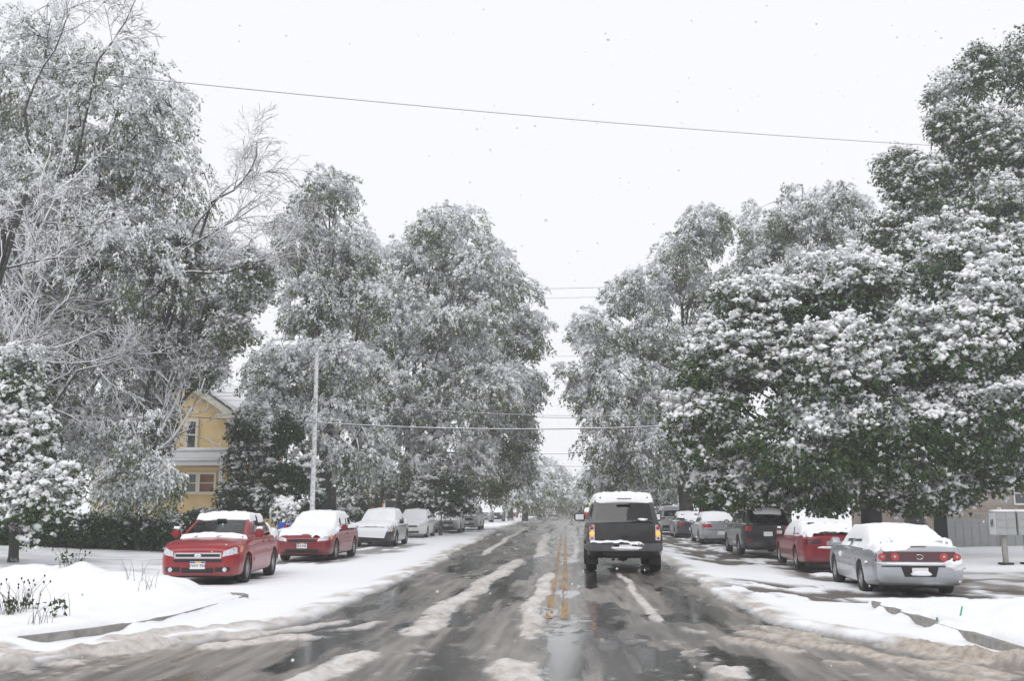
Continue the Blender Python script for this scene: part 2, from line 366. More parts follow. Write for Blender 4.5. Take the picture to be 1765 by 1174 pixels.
def ground(x, y):
    """height, snow, dirt, water, earth at a place"""
    x, y = np.broadcast_arrays(np.asarray(x, float), np.asarray(y, float))
    yc = np.minimum(y, 300)
    l, r = road_edges(y)
    wob = (fbm(x * 0.3, y * 0.35, 0, 3) - 0.5) * 0.9 + (fbm(x * 1.6, y * 1.1, 0, 5) - 0.5) * 0.55
    inside = np.minimum(x - l, r - x) + wob * 0.55            # >0 on the cleared road
    cross = ss(10.2, 8.6, y + (fbm(x * 0.5, y * 0.5, 0, 31) - 0.5) * 1.2 + 0.10 * np.abs(x))
    on = ss(-0.10, 0.10, inside); on = np.maximum(on, cross)
    # snow lying beside the road
    lump = fbm(x * 0.8, y * 0.8, 0, 11, 4); fine = fbm(x * 5, y * 5, 0, 12, 3)
    hs_ = 0.055 + 0.05 * (lump - 0.5) + 0.02 * (fine - 0.5)
    edge = np.exp(-((inside + 0.25) / 0.35) ** 2)
    hs_ = hs_ + edge * 0.035 * fine * 2
    snow = 1 - on; dirt = np.clip(edge * 1.15 * ss(0.25, 0.7, fbm(x * 2.2, y * 1.6, 0, 17)) * ss(-0.9, 0.1, inside), 0, 0.9) * snow
    h = hs_ * snow
    # the near corner slush: curved wheel ridges on both sides
    for sx, cx_, cy_, rad in ((-1, -11.5, 17.6, (8.1, 8.75, 9.35)), (1, 11.0, 16.8, (8.6, 9.2, 9.7))):
        d = np.hypot(x - cx_, y - cy_)
        for q, rr_ in enumerate(rad):
            g = np.exp(-((d - rr_ + (fbm(x, y, 0, 40 + q) - 0.5) * 0.5) / 0.17) ** 2) * ss(16.0, 13.2, y) * ss(-0.6, 0.5, (x - cx_) * -sx) * ss(0.28, 0.55, fbm(x * 1.2, y * 1.2, 0, 44 + q))
            g = g * ss(1.2, 2.6, np.abs(x + 0.3))
            h = h + g * 0.07 * (0.5 + fine); snow = np.maximum(snow, ss(0.25, 0.5, g)); dirt = np.maximum(dirt, ss(0.15, 0.5, g) * (0.95 - 0.25 * (sx < 0)))
    # ridges down the road
    film = ss(0.36, 0.62, fbm(x * 1.3, y * 0.22, 0, 21, 4))
    track = np.zeros_like(x)
    for tx in (-2.75, -1.15, 0.75, 2.2): track = np.maximum(track, np.exp(-((x - tx + (vn(y * 0.1, 0 * y, 0, 8) - 0.5) * 0.3) / 0.34) ** 2))
    film = np.clip(film * (1 - 0.6 * track) + 0.5 * (1 - 0.6 * track) + .25 * ss(.4, .6, fbm(x * 3, y * .5, 0, 23)), 0, 1)
    for i, (xa, xb, y0, y1, hw, hh) in enumerate(RIDGES):
        t = (y - y0) / (y1 - y0); xc = xa + (xb - xa) * t + (vn(y * 0.35, 0 * y, 0, 50 + i) - 0.5) * 0.22
        g = np.exp(-((x - xc) / hw) ** 2 * (0.7 + 0.9 * fbm(x * 3, y * 1.4, 0, 60 + i))) * ss(-0.06, 0.05, t) * ss(1.05, 0.8, t)
        br = .5 * fbm(x * 2.6, y * 1.3, 0, 70 + i, 4) + .5 * fbm(x * 7, y * 3.5, 0, 170 + i, 3)
        cov = ss(0.28, 0.52, g * (-0.05 + 1.75 * br)) * on
        h = h + cov * hh * .62 * (0.05 + 3.2 * np.clip(fbm(x * 7, y * 6, 0, 80 + i, 2) - .28, 0, 1)) * g
        snow = np.maximum(snow, cov); dirt = np.maximum(dirt, cov * np.clip(0.95 - 0.30 * g - 1.1 * (br - 0.5), 0.45, 1))
        film = np.maximum(film, ss(0.1, 0.4, g) * 0.9)
    # crumbs of slush thrown about
    cr = ss(0.62, 0.78, fbm(x * 9, y * 6.0, 0, 90, 3)) * ss(0.5, 0.6, fbm(x * 0.7, y * 0.5, 0, 91)) * on * (1 - track * 0.8)
    h = h + cr * 0.02; snow = np.maximum(snow, cr * 0.8); dirt = np.maximum(dirt, cr * 0.9)
    water = ss(0.525, 0.60, fbm(x * 2.0, y * 0.45, 0, 25, 5) + 0.07 * track - 0.03) * (1 - ss(0.4, 0.7, snow))
    water = np.maximum(water, np.clip(track * ss(0.47, 0.60, fbm(x * 2.1, y * 0.30, 0, 26, 4)), 0, 1) * on)
    film = film * (1 - water)
    far = ss(60, 130, y); h = h * (1 - 0.5 * far)
    snow = np.where(on > 0.5, np.maximum(snow, far * 0.30 * ss(0.4, 0.6, fbm(x * 1.3, y * 0.06, 0, 28))), snow)
    # bare wet earth along the right parking strip; shadow under the left cars painted in likewise
    n = fbm(x * 0.7, y * 0.45, 0, 33, 4)
    def patch(x0, x1, y0, y1, k): return ss(0.5, -0.3, sd_box(x, y, x0, x1, y0, y1, 0.7) + (n - 0.5) * k)
    bare = np.maximum.reduce([patch(3.7, 9.6, 19.3, 23.6, 2.4), patch(6.3, 10, 24, 32, 1.6), patch(4.1, 10.5, 32.0, 44.5, 2.6), patch(4.6, 10.5, 45.5, 68, 2.6),
                              0.9 * patch(-9.0, -6.9, 21.0, 25.2, 0.8), 0.9 * patch(-8.9, -6.8, 28.6, 33.5, 1.2), 0.8 * patch(-9.2, -6.3, 35.0, 45, 1.6), patch(-9.4, -6.6, 62, 77, 2.5)])
    bare = bare * ss(0.68, 0.56, fbm(x * 1.9, y * 1.0, 0, 34, 4) * 0.9 + 0.08)
    snow = snow * (1 - bare * 0.93); h = h * (1 - bare * 0.6); earth = bare * (1 - on)
    dirt = np.where(on > 0.5, np.where(snow > 0.3, dirt, film), dirt)
    # raised corner verges with their snow
    kl, kr = kerb_left_d(x, y), kerb_right_d(x, y)
    for kd, s_ in ((kl, 0), (kr, 1)):
        up = ss(0.05, 0.16, kd)
        bank = 0.20 + 0.05 * (lump - 0.4) + 0.025 * (fine - 0.5) - 0.05 * np.exp(-(kd / 0.14) ** 2)
        h = h * (1 - up) + up * bank
        snow = np.maximum(snow, up); dirt = dirt * (1 - up); earth = earth * (1 - up); water = water * (1 - up); film = film * (1 - up)
        drift = np.exp(-((kd + 0.05) / 0.16) ** 2) * ss(0.27 + .08 * s_, 0.45 + .08 * s_, fbm(x * 0.9, y * 0.9, 0, 95 + s_)) * (1 - up)
        h = h + drift * 0.15; snow = np.maximum(snow, ss(0.2, 0.5, drift))
    # plant bed mound on the left verge
    mound = np.exp(-((y - 16.75) / 0.8) ** 2) * ss(-5.75, -6.9, x) * (0.45 + 0.75 * fbm(x * 0.55, y * 0.7, 0, 97)) * ss(0.0, 0.8, kl)
    h = h + mound * 0.46 + mound * 0.42 * (fbm(x * 1.6, y * 1.8, 0, 198, 3) - .5) + (0.07 * (fbm(x * 2.4, y * 2.4, 0, 199, 3) - .5) + .09 * np.clip(fbm(x * 4.5, y * 4.5, 0, 197, 3) - .5, -.1, 1)) * ss(.1, .6, np.maximum(kl, kr)) + mound * 0.15 * (fbm(x * 3, y * 3, 0, 98) - 0.4)
    mr_ = np.exp(-((y - 14.6) / 1.2) ** 2) * ss(5.2, 7.5, x) * ss(0.0, 0.8, kr); h = h + mr_ * 0.26 * (.3 + lump * 1.4)
    # lawn rising to the houses
    out = np.clip(-x - 10.5, 0, 30); h = h + 0.042 * np.clip(out, 0, 22) * ss(17, 26, y)
    outr = np.clip(x - 10.5, 0, 30); h = h + 0.018 * np.clip(outr, 0, 22) * ss(17, 26, y)
    lawn = ss(-9.8, -11.0, x) * ss(18, 22, y); thin = lawn * ss(0.52, 0.66, fbm(x * 2.5, y * 2.5, 0, 99, 4)) * 0.45
    hedge = lawn * ss(1.6, 0.2, np.abs(y - (44.5 + 0.0 * x))) * ss(-22.5, -20, x) * 0.0
    lr = ss(8.6, 9.6, x) * ss(18, 20, y) * ss(30.5, 27.5, y); thin = np.maximum(thin, lr * (0.35 + 0.5 * ss(0.45, 0.6, fbm(x * 1.6, y * 1.2, 0, 101))))
    snow = snow * (1 - thin); earth = np.maximum(earth, thin > 0.01)
    h = h - 0.15 * ss(3.4, 5.4, x) * ss(17.2, 19.5, y) * ss(60, 25, y) - 0.05 * ss(3.4, 5.4, x) * ss(24, 30, y) * ss(90, 60, y)
    h = h + (fbm(x * 0.05, y * 0.05, 0, 102) - 0.5) * 1.5 * ss(14, 60, np.abs(x)) * ss(20, 60, y)
    h = np.where(snow + earth < 0.05, np.minimum(h, 0.004 + 0 * h), h)
    return h, snow, dirt, water, earth * (1 - on)
def gz(x, y): return float(ground(np.array([x]), np.array([y]))[0][0])

def axis_x():
    a = list(np.arange(-7.6, 6.7, 0.06)); d = 0.06; x = 6.7
    pos = []
    while x < 420: pos.append(x); d = min(d * 1.08, 30); x += d
    d = 0.05; x = -7.65; neg = []
    while x > -420: neg.append(x); d = min(d * 1.08, 30); x -= d
    return np.array(neg[::-1] + a + pos)
def axis_y():
    ys = list(np.arange(-16, 8.6, 0.4)); y = 8.6
    while y < 900: ys.append(y); y += 0.058 * (y / 10) ** 1.6
    return np.array(ys)
AX, AY = axis_x(), axis_y()
GX, GY = np.meshgrid(AX, AY)
gh, gsn, gdi, gwa, gea = ground(GX, GY)
nx, ny = len(AX), len(AY)
idx = np.arange(nx * ny).reshape(ny, nx)
Q = np.stack([idx[:-1, :-1], idx[:-1, 1:], idx[1:, 1:], idx[1:, :-1]], -1).reshape(-1, 4)
V = np.stack([GX, GY, gh], -1).reshape(-1, 3)
cov = np.stack([gsn, gdi, gwa, gea], -1).reshape(-1, 4)
el_, er_ = road_edges(GY); isroad = ((GX > el_ - 0.5) & (GX < er_ + 0.5)) | (GY < 9.0)
fr_ = isroad.ravel()[Q].all(1)
def terrain_part(name, mask):
    q = Q[mask]; u, inv = np.unique(q, return_inverse=True); me = np_mesh(name, V[u], inv.reshape(-1, 4))
    a = me.attributes.new('cover', 'FLOAT_COLOR', 'POINT'); a.data.foreach_set('color', cov[u].astype(np.float32).ravel())
    return tag(link(name, me, 'ground_cover'), kind='structure')
terrain_part('road', fr_); terrain_part('snowy_ground', ~fr_)

# double yellow line, worn and partly under slush
def yellow_mat():
    m, t, b = new_mat('yellow_marking')
    b.inputs['Base Color'].default_value = (0.36, 0.20, 0.05, 1); b.inputs['Roughness'].default_value = 0.45
yellow_mat()
for i, (xl, lab) in enumerate(((-0.27, 'left stripe of the worn double yellow centre line'), (-0.03, 'right stripe of the worn double yellow centre line'))):
    ys = np.arange(15.4, 66, 0.07); cs = np.linspace(-0.055, 0.055, 6); Ff = []
    Vv = np.array([(xl + c, y, 0) for y in ys for c in cs]); hh, sn, di, wa, ea = ground(Vv[:, 0], Vv[:, 1]); Vv[:, 2] = hh + 0.006
    worn = .45 * fbm(Vv[:, 0] * 3, Vv[:, 1] * .6, 0, 120 + i, 3) + .55 * fbm(Vv[:, 0] * 28, Vv[:, 1] * 7, 0, 125 + i, 3)
    for j in range(len(ys) - 1):
        for q in range(5):
            k = 6 * j + q
            if max(sn[k], sn[k + 1], sn[k + 6], sn[k + 7]) < 0.5 and worn[k] > 0.45: Ff.append((k, k + 1, k + 7, k + 6))
    me = bpy.data.meshes.new('yellow_line'); me.from_pydata([tuple(v) for v in Vv], [], Ff); me.update()
    o = link('yellow_line', me, 'yellow_marking', None, False); tag(o, kind='structure'); o['label'] = lab

# kerbs along the two corner verges
def kerb(name, label, pts):
    P = np.array(pts, float); d = np.r_[0, np.cumsum(np.hypot(*np.diff(P, axis=0).T))]
    n = int(d[-1] / 0.25) + 1; s = np.linspace(0, d[-1], n); C = np.stack([np.interp(s, d, P[:, k]) for k in (0, 1)], 1)
    T = np.gradient(C, axis=0); T /= np.linalg.norm(T, axis=1)[:, None]; N = np.stack([T[:, 1], -T[:, 0]], 1)   # towards the road
    prof = [(0.0, -0.05), (0.015, 0.10), (0.0, 0.135), (-0.03, 0.15), (-0.16, 0.155), (-0.16, -0.05)]
    Vv = np.array([[(C[i, 0] + N[i, 0] * a, C[i, 1] + N[i, 1] * a, z) for a, z in prof] for i in range(n)]).reshape(-1, 3); m = len(prof)
    Fq = [(i * m + k, (i + 1) * m + k, (i + 1) * m + k + 1, i * m + k + 1) for i in range(n - 1) for k in range(m - 1)]
    o = link(name, np_mesh(name, Vv, Fq), 'concrete', None, False); tag(o, kind='structure'); o['label'] = label
def contour(fn, xs0):                                     # walk the zero line of a verge's distance field
    out = []
    for (x, y) in xs0:
        for _ in range(30):
            d = float(fn(np.array(x), np.array(y))); e = 1e-3
            gx = (float(fn(np.array(x + e), np.array(y))) - d) / e; gy = (float(fn(np.array(x), np.array(y + e))) - d) / e
            g2 = gx * gx + gy * gy + 1e-9; x -= d * gx / g2; y -= d * gy / g2
        out.append((x, y))
    return out
lc = [(-20, 9.6), (-14, 9.6), (-11, 9.6)] + [(-10.65 + 5 * math.sin(R(a)), 14.6 - 5 * math.cos(R(a))) for a in range(5, 90, 9)] + [(-5.65, 15), (-5.65, 16), (-5.65, 17), (-5.66, 17.4), (-5.85, 17.7), (-6.3, 17.75), (-8, 17.75), (-12, 17.75)]
kerb('kerb', 'concrete kerb round the left corner verge', contour(kerb_left_d, lc)[::-1])
rc = [(20, 6.0), (12, 6.0), (9, 6.0)] + [(9 - 4 * math.sin(R(a)), 10 - 4 * math.cos(R(a))) for a in range(5, 90, 11)] + [(5, 11), (5, 13), (5, 15), (5, 16.3), (5.15, 16.75), (5.5, 16.9), (7, 16.9), (12, 16.9)]
kerb('kerb', 'concrete kerb along the right corner verge', contour(kerb_right_d, rc))

# ------------------------------------------------------------------ cars
def interp_keys(keys, xs):
    K = np.array(keys, float); K = K[np.argsort(K[:, 0])]
    return [np.interp(xs, K[:, 0], K[:, c]) for c in range(1, K.shape[1])]
def car_body_mesh(P):
    L, hw, zb, hf, belt, deck = P['L'], P['W'] / 2, P['zb'], P['hood'], P['belt'], P['deck']
    x1, x4 = P['cab'][0], P['cab'][3]; a, b = L / 2, -L / 2
    fr, rr = P.get('front', 1.0), P.get('rear', 1.0)          # how square the ends are
    keys = [(a, .66 * fr, zb + .12, hf - .16, hf - .13), (a - .03, .77 * fr, zb + .05, hf - .11, hf - .08), (a - .10, .86 * (fr + 1) / 2, zb + .02, hf - .05, hf - .02),
            (a - .22, .93, zb, hf - .01, hf + .02), (a - .45, .975, zb, hf + .03, hf + .07), (a - .85, 1, zb, hf + .06, hf + .11),
            (x1 + .05, 1, zb, belt - .05, belt + .01), (x1 - .4, 1, zb, belt - .01, belt + .01), (0, 1, zb, belt, belt + .01), (x4 + .3, 1, zb, belt, belt + .01)]
    if P['kind'] == 'sedan':
        keys += [(x4, 1, zb, deck - .03, deck + .02), (b + .45, .97, zb + .02, deck - .02, deck + .01), (b + .2, .94, zb + .03, deck - .03, deck),
                 (b + .08, .88, zb + .05, deck - .04, deck - .01), (b + .02, .80 * rr, zb + .09, deck - .08, deck - .04), (b, .72 * rr, zb + .14, deck - .14, deck - .09)]
    else:
        keys += [(b + .4, .985, zb, belt, belt + .01), (b + .14, .95, zb + .05, belt, belt + .01), (b + .04, .91, zb + .1, belt - .01, belt), (b, .87, zb + .16, belt - .03, belt - .01)]
    xs = np.unique(np.concatenate([[k[0] for k in keys], np.linspace(b, a, 44)]))
    fw, zbs, zss, zts = interp_keys(keys, xs)
    V = []; prof_n = 0
    for x, f, z0, zs, zt in zip(xs, fw, zbs, zss, zts):
        w_ = hw * f; H = zs - z0
        half = [(w_ * .80, z0), (w_ * .94, z0 + .03), (w_ * .975, z0 + .12 * H), (w_ * .99, z0 + .30 * H), (w_ * 1.0, z0 + .55 * H), (w_ * .985, z0 + .66 * H), (w_ * .992, z0 + .70 * H),
                (w_ * .965, z0 + .88 * H), (w_ * .93, z0 + .965 * H), (w_ * .87, zs), (w_ * .72, zs + (zt - zs) * .45), (w_ * .42, zs + (zt - zs) * .85)]
        ring = [(0, z0)] + half + [(0, zt)] + [(-y, z) for y, z in half[::-1]]
        prof_n = len(ring); V += [(x, y, z) for y, z in ring]
    n = prof_n; Fs = [(i * n + k, i * n + (k + 1) % n, (i + 1) * n + (k + 1) % n, (i + 1) * n + k) for i in range(len(xs) - 1) for k in range(n)]
    Fs += [tuple(range(n))[::-1], tuple(range((len(xs) - 1) * n, len(xs) * n))]
    me = bpy.data.meshes.new('body'); me.from_pydata(V, [], Fs); me.update()
    bm = bmesh.new(); bm.from_mesh(me); bmesh.ops.recalc_face_normals(bm, faces=bm.faces); bm.to_mesh(me); bm.free()
    return me
def cut_arches(me, P):
    """wheel arches cut out of the closed body"""
    ob = bpy.data.objects.new('tmp_body', me); COL.objects.link(ob)
    mb = MB(); r = P['wr'] * 1.17
    for wx in (P['fx'], P['fx'] - P['wb']):
        for s in (-1, 1):
            M = Matrix.Translation((wx, s * P['W'] / 2 * 1.05, P['wr'] + .01)) @ Matrix.Rotation(R(90), 4, 'X')
            mb.lathe([(0.0001, -.26), (r, -.26), (r, .26), (0.0001, .26)], 28, M)
    cm = bpy.data.meshes.new('tmp_cut'); cm.from_pydata([tuple(v) for v in mb.v], [], mb.f)
    bm = bmesh.new(); bm.from_mesh(cm); bmesh.ops.remove_doubles(bm, verts=bm.verts, dist=0.0005); bmesh.ops.recalc_face_normals(bm, faces=bm.faces)
    for f in bm.faces: f.material_index = 1
    bm.to_mesh(cm); bm.free()
    cut = bpy.data.objects.new('tmp_cut', cm); COL.objects.link(cut)
    for m_ in (me, cm):
        m_.materials.clear(); m_.materials.append(MATS[P['paint']]); m_.materials.append(MATS['black_plastic'])
    md = ob.modifiers.new('b', 'BOOLEAN'); md.operation = 'DIFFERENCE'; md.object = cut; md.solver = 'EXACT'
    dg = bpy.context.evaluated_depsgraph_get(); out = bpy.data.meshes.new_from_object(ob.evaluated_get(dg))
    bpy.data.objects.remove(ob); bpy.data.objects.remove(cut)
    return out
def cabin(P):
    """roof, pillars and window panes from bulged patches; returns pillar mesh data and panes"""
    x1, x2, x3, x4 = P['cab']; zb_ = P['belt'] - .02; zr = P['H']; wb_ = P['W'] / 2 * P.get('cw', .90); wr_ = P['W'] / 2 * P.get('rw', .66)
    z4 = P['deck'] - .01 if P['kind'] == 'sedan' else zb_
    B = {'fl': Vector((x1, wb_ * .93, zb_)), 'fr': Vector((x1, -wb_ * .93, zb_)), 'rl': Vector((x4, wb_ * .93, z4)), 'rr': Vector((x4, -wb_ * .93, z4))}
    T = {'fl': Vector((x2, wr_, zr - .05)), 'fr': Vector((x2, -wr_, zr - .05)), 'rl': Vector((x3, wr_, zr - .05)), 'rr': Vector((x3, -wr_, zr - .05))}
    # a, b along the base, c, d along the top; bulge; holes (u0,u1,v0,v1,name)
    two = P.get('doors', 4) == 2
    sideh = [(.20, .60, .10, .86, 'front_side_window'), (.64, .86, .14, .84, 'rear_side_window')] if two else \
            [(.17, .47, .10, .87, 'front_side_window'), (.50, .79, .10, .87, 'rear_side_window')] + ([(.82, .95, .14, .84, 'quarter_window')] if P['kind'] == 'suv' else [])
    mirror = lambda hs: [(1 - b, 1 - a, c, d, n) for a, b, c, d, n in hs]
    wsh = [(.05, .95, .06, .93, 'windscreen')]; rwh = [(.07, .93, .10, .90, 'rear_window')]
    pats = [(B['fr'], B['fl'], T['fr'], T['fl'], (P.get('wsb', .10), 0, .03), wsh), (B['fl'], B['rl'], T['fl'], T['rl'], (0, .05, 0), sideh),
            (B['rl'], B['rr'], T['rl'], T['rr'], (-.07, 0, .03), rwh), (B['rr'], B['fr'], T['rr'], T['fr'], (0, -.05, 0), mirror(sideh)),
            (T['fr'], T['fl'], T['rr'], T['rl'], (0, 0, .055), [])]
    shell = MB(); panes = []
    for a, b, c, d, bu, holes in pats:
        us = sorted(set(list(np.linspace(0, 1, 11)) + [h[k] for h in holes for k in (0, 1)])); vs_ = sorted(set(list(np.linspace(0, 1, 7)) + [h[k] for h in holes for k in (2, 3)]))
        def S(u, v, off=0.0):
            p = (a * (1 - u) + b * u) * (1 - v) + (c * (1 - u) + d * u) * v
            k = 4 * u * (1 - u) * 1.0; kv = 4 * v * (1 - v)
            q = Vector(bu) * (k * (1 - v) if bu[0] else k * kv)
            if bu[1]: q = Vector(bu) * kv * min(1, 6 * u * (1 - u))
            if off:
                n_ = ((b - a) * (1 - v) + (d - c) * v).cross((c - a) * (1 - u) + (d - b) * u).normalized(); q = q + n_ * off
            return p + q
        inh = lambda u, v: next((h for h in holes if h[0] < u < h[1] and h[2] < v < h[3]), None)
        pm = {h[4]: MB() for h in holes}
        for i in range(len(us) - 1):
            for j in range(len(vs_) - 1):
                h = inh((us[i] + us[i + 1]) / 2, (vs_[j] + vs_[j + 1]) / 2)
                uv = [(us[i], vs_[j]), (us[i + 1], vs_[j]), (us[i + 1], vs_[j + 1]), (us[i], vs_[j + 1])]
                (pm[h[4]] if h else shell).add([S(u, v, -.008 if h else 0) for u, v in uv], [(0, 1, 2, 3)])
        for h in holes: panes.append((h[4], pm[h[4]]))
    return shell, panes
def weld(me, d=0.002):
    bm = bmesh.new(); bm.from_mesh(me); bmesh.ops.remove_doubles(bm, verts=bm.verts, dist=d); bmesh.ops.recalc_face_normals(bm, faces=bm.faces); bm.to_mesh(me); bm.free()
WHEELS = {}
def wheel(parent, P, x, s):
    key = (P['wr'], P.get('rim', 'alloy')); r = P['wr']; ri = r * .66; wd = P.get('tw', .205)
    if key not in WHEELS:
        M = Matrix.Rotation(R(-90), 4, 'X')                      # axle along +y = outside
        ty = MB().lathe([(ri, -wd / 2), (r * .93, -wd / 2), (r * .985, -wd * .38), (r, -wd * .2), (r, wd * .2), (r * .985, wd * .38), (r * .93, wd / 2), (ri, wd / 2)], 28, M)
        rm = MB().lathe([(ri, -wd / 2), (ri, wd * .42), (ri * .93, wd * .45), (ri * .9, wd * .12), (.001, wd * .10)], 28, M)
        for k in range(7):
            a = 2 * math.pi * k / 7; Mk = M @ Matrix.Rotation(a, 4, 'Z') @ Matrix.Translation((ri * .5, 0, wd * .30))
            rm.box((0, 0, 0), (ri * .86, .045, .03), Mk)
        rm.lathe([(.06, wd * .2), (.06, wd * .38), (.001, wd * .4)], 12, M)
        t0 = ty.build('tyre', 'rubber', None, True, 40); r0 = rm.build('rim', key[1], None, True, 30)
        WHEELS[key] = (t0.data, r0.data); bpy.data.objects.remove(t0); bpy.data.objects.remove(r0)
    wmesh = MB().lathe([(.001, -.09), (.07, -.09), (.07, .02), (.001, .02)], 12, Matrix.Rotation(R(-90), 4, 'X')).build('wheel', 'black_plastic', parent)
    wmesh.location = (x, s * (P['W'] / 2 - wd / 2 - .015), r); wmesh.rotation_euler = (0, 0, 0 if s > 0 else math.pi)
    for n, me in zip(('tyre', 'rim'), WHEELS[key]):
        o = bpy.data.objects.new(n, me); COL.objects.link(o); o.parent = wmesh
def tree_bvh(objs):
    V = []; Fs = []
    for o in objs:
        me = o.data if hasattr(o, 'data') else o; n = len(V)
        V += [v.co.copy() for v in me.vertices]; Fs += [tuple(i + n for i in p.vertices) for p in me.polygons]
    return BVHTree.FromPolygons(V, Fs)
def drape(bvh, name, mat, parent, axis, quad, off=.006, n=(10, 5), thick=0.0):
    """a patch laid on the car: quad of four (a, b) corners seen along the axis ('+x' front, '-x' rear, '+y' / '-y' sides)"""
    q = [Vector(c) for c in quad]; sg = 1 if axis[0] == '+' else -1; V = []; ok = True
    for j in range(n[1] + 1):
        for i in range(n[0] + 1):
            u, v = i / n[0], j / n[1]; p = (q[0] * (1 - u) + q[1] * u) * (1 - v) + (q[3] * (1 - u) + q[2] * u) * v
            if axis[1] == 'x': o, d = Vector((6 * sg, p[0], p[1])), Vector((-sg, 0, 0))
            else: o, d = Vector((p[0], 6 * sg, p[1])), Vector((0, -sg, 0))
            h = bvh.ray_cast(o, d)
            V.append(h[0] - d * off if h[0] else None)
    good = [v for v in V if v]
    if not good: return None
    ax = 0 if axis[1] == 'x' else 1; fb = (min if sg > 0 else max)(v[ax] for v in good)
    m = MB(); W = n[0] + 1; pts = []
    for k, v in enumerate(V):
        if v is None:
            i, j = k % W, k // W; u, t = i / n[0], j / n[1]; p = (q[0] * (1 - u) + q[1] * u) * (1 - t) + (q[3] * (1 - u) + q[2] * u) * t
            v = Vector((fb, p[0], p[1])) if ax == 0 else Vector((p[0], fb, p[1]))
        pts.append(v)
    dv = Vector((sg, 0, 0)) if ax == 0 else Vector((0, sg, 0))
    Fs = [(j * W + i, j * W + i + 1, (j + 1) * W + i + 1, (j + 1) * W + i) for j in range(n[1]) for i in range(n[0])]
    back = [p - dv * (off + .012) for p in pts]; k0 = len(pts)
    rim = [i for i in range(W)] + [j * W + n[0] for j in range(1, n[1] + 1)] + [n[1] * W + i for i in range(n[0] - 1, -1, -1)] + [j * W for j in range(n[1] - 1, 0, -1)]
    Fs += [(rim[k], rim[(k + 1) % len(rim)], rim[(k + 1) % len(rim)] + k0, rim[k] + k0) for k in range(len(rim))]
    m.add(pts + back, Fs); o = m.build(name, mat, parent, True, 35); weld(o.data, 1e-5); return o
def snow_on(bvh, P, parent, name, depth, mask, res=.035, seed=0):
    """snow lying where it falls: dropped from above on the car, as deep as mask(x, y, z, normal z) says"""
    L, W = P['L'] / 2 + .18, P['W'] / 2 + .14
    xs = np.arange(-L, L + res, res); ys = np.arange(-W, W + res, res); nx_, ny_ = len(xs), len(ys)
    Z = np.full((nx_, ny_), np.nan); NZ = np.zeros((nx_, ny_))
    for i, x in enumerate(xs):
        for j, y in enumerate(ys):
            h = bvh.ray_cast(Vector((x, y, 4)), Vector((0, 0, -1)))
            if h[0]: Z[i, j] = h[0].z; NZ[i, j] = abs(h[1].z)
    X, Y = np.meshgrid(xs, ys, indexing='ij'); Zc = np.where(np.isnan(Z), -9, Z)
    t = np.asarray(mask(X, Y, Zc, NZ), float); t = np.where(np.isnan(Z), 0, t)
    nzs = .6 * fbm(X * 2.2, Y * 2.2, 0, 300 + seed, 3) + .4 * fbm(X * 9, Y * 9, 0, 305 + seed, 2)
    t = np.clip(t + (nzs - .5) * .8 * (t > 0), 0, 1.25)
    t = np.where(t > .12, np.maximum(t, .25), 0)
    keep = t > 0
    # average once so that the rim of the snow is rounded
    tt = t.copy(); tt[1:-1, 1:-1] = (t[1:-1, 1:-1] * 2 + t[:-2, 1:-1] + t[2:, 1:-1] + t[1:-1, :-2] + t[1:-1, 2:]) / 6
    top = np.where(np.isnan(Z), 0, Z) + np.where(keep, tt * depth * (.85 + .5 * fbm(X * 9, Y * 9, 0, 310 + seed, 2)), -.004)
    cell = (keep[:-1, :-1].astype(int) + keep[1:, :-1] + keep[:-1, 1:] + keep[1:, 1:]) >= 1
    zz = np.stack([Zc[:-1, :-1], Zc[1:, :-1], Zc[1:, 1:], Zc[:-1, 1:]], -1); cell &= (zz.max(-1) - zz.min(-1) < .16) & (zz.min(-1) > 0)
    id_ = np.arange(nx_ * ny_).reshape(nx_, ny_)
    q = np.stack([id_[:-1, :-1], id_[1:, :-1], id_[1:, 1:], id_[:-1, 1:]], -1)[cell]
    if len(q) == 0: return None
    u, inv = np.unique(q, return_inverse=True); Vv = np.stack([X, Y, top], -1).reshape(-1, 3)[u]
    return tag(link(name, np_mesh(name, Vv, inv.reshape(-1, 4)), 'car_snow', parent), kind='stuff')
def text_mesh(name, body, size, mat, parent, M):
    cu = bpy.data.curves.new('tmp_text', 'FONT'); cu.body = body; cu.size = size; cu.align_x = 'CENTER'; cu.align_y = 'CENTER'; cu.extrude = .002
    o = bpy.data.objects.new('tmp_text', cu); COL.objects.link(o); dg = bpy.context.evaluated_depsgraph_get()
    me = bpy.data.meshes.new_from_object(o.evaluated_get(dg)); bpy.data.objects.remove(o)
    me.transform(M); me.materials.clear(); return link(name, me, mat, parent, False)
def plate(bvh, parent, z, sg, text=None, label=None, w=.31, h=.155, y=0.0):
    p = drape(bvh, 'number_plate', 'plate', parent, ('+x' if sg > 0 else '-x'), [(y - w / 2, z - h / 2), (y + w / 2, z - h / 2), (y + w / 2, z + h / 2), (y - w / 2, z + h / 2)], .014, (1, 1))
    if label: p['label'] = label
    xf = max(v.co.x * sg for v in p.data.vertices) * sg
    for v in p.data.vertices: v.co.x = xf - (.018 * sg if v.index >= 4 else 0)
    if text:
        M = Matrix.Translation((xf + .003 * sg, y, z - .012)) @ Matrix.Rotation(R(90 * sg), 4, 'Z') @ Matrix.Rotation(R(90), 4, 'X')
        text_mesh('plate_lettering', text, .085, 'plate_ink', p, M)
        b = MB()
        for y0, y1, mt in ((-.15, -.05, 'plate_blue'), (-.05, .08, 'plate_yellow'), (.08, .15, 'plate_blue')):
            MB().box((xf + .003 * sg, y + sg * (y0 + y1) / 2, z + h / 2 - .02), (.004, y1 - y0, .028)).build('plate_band', mt, p)
    return p
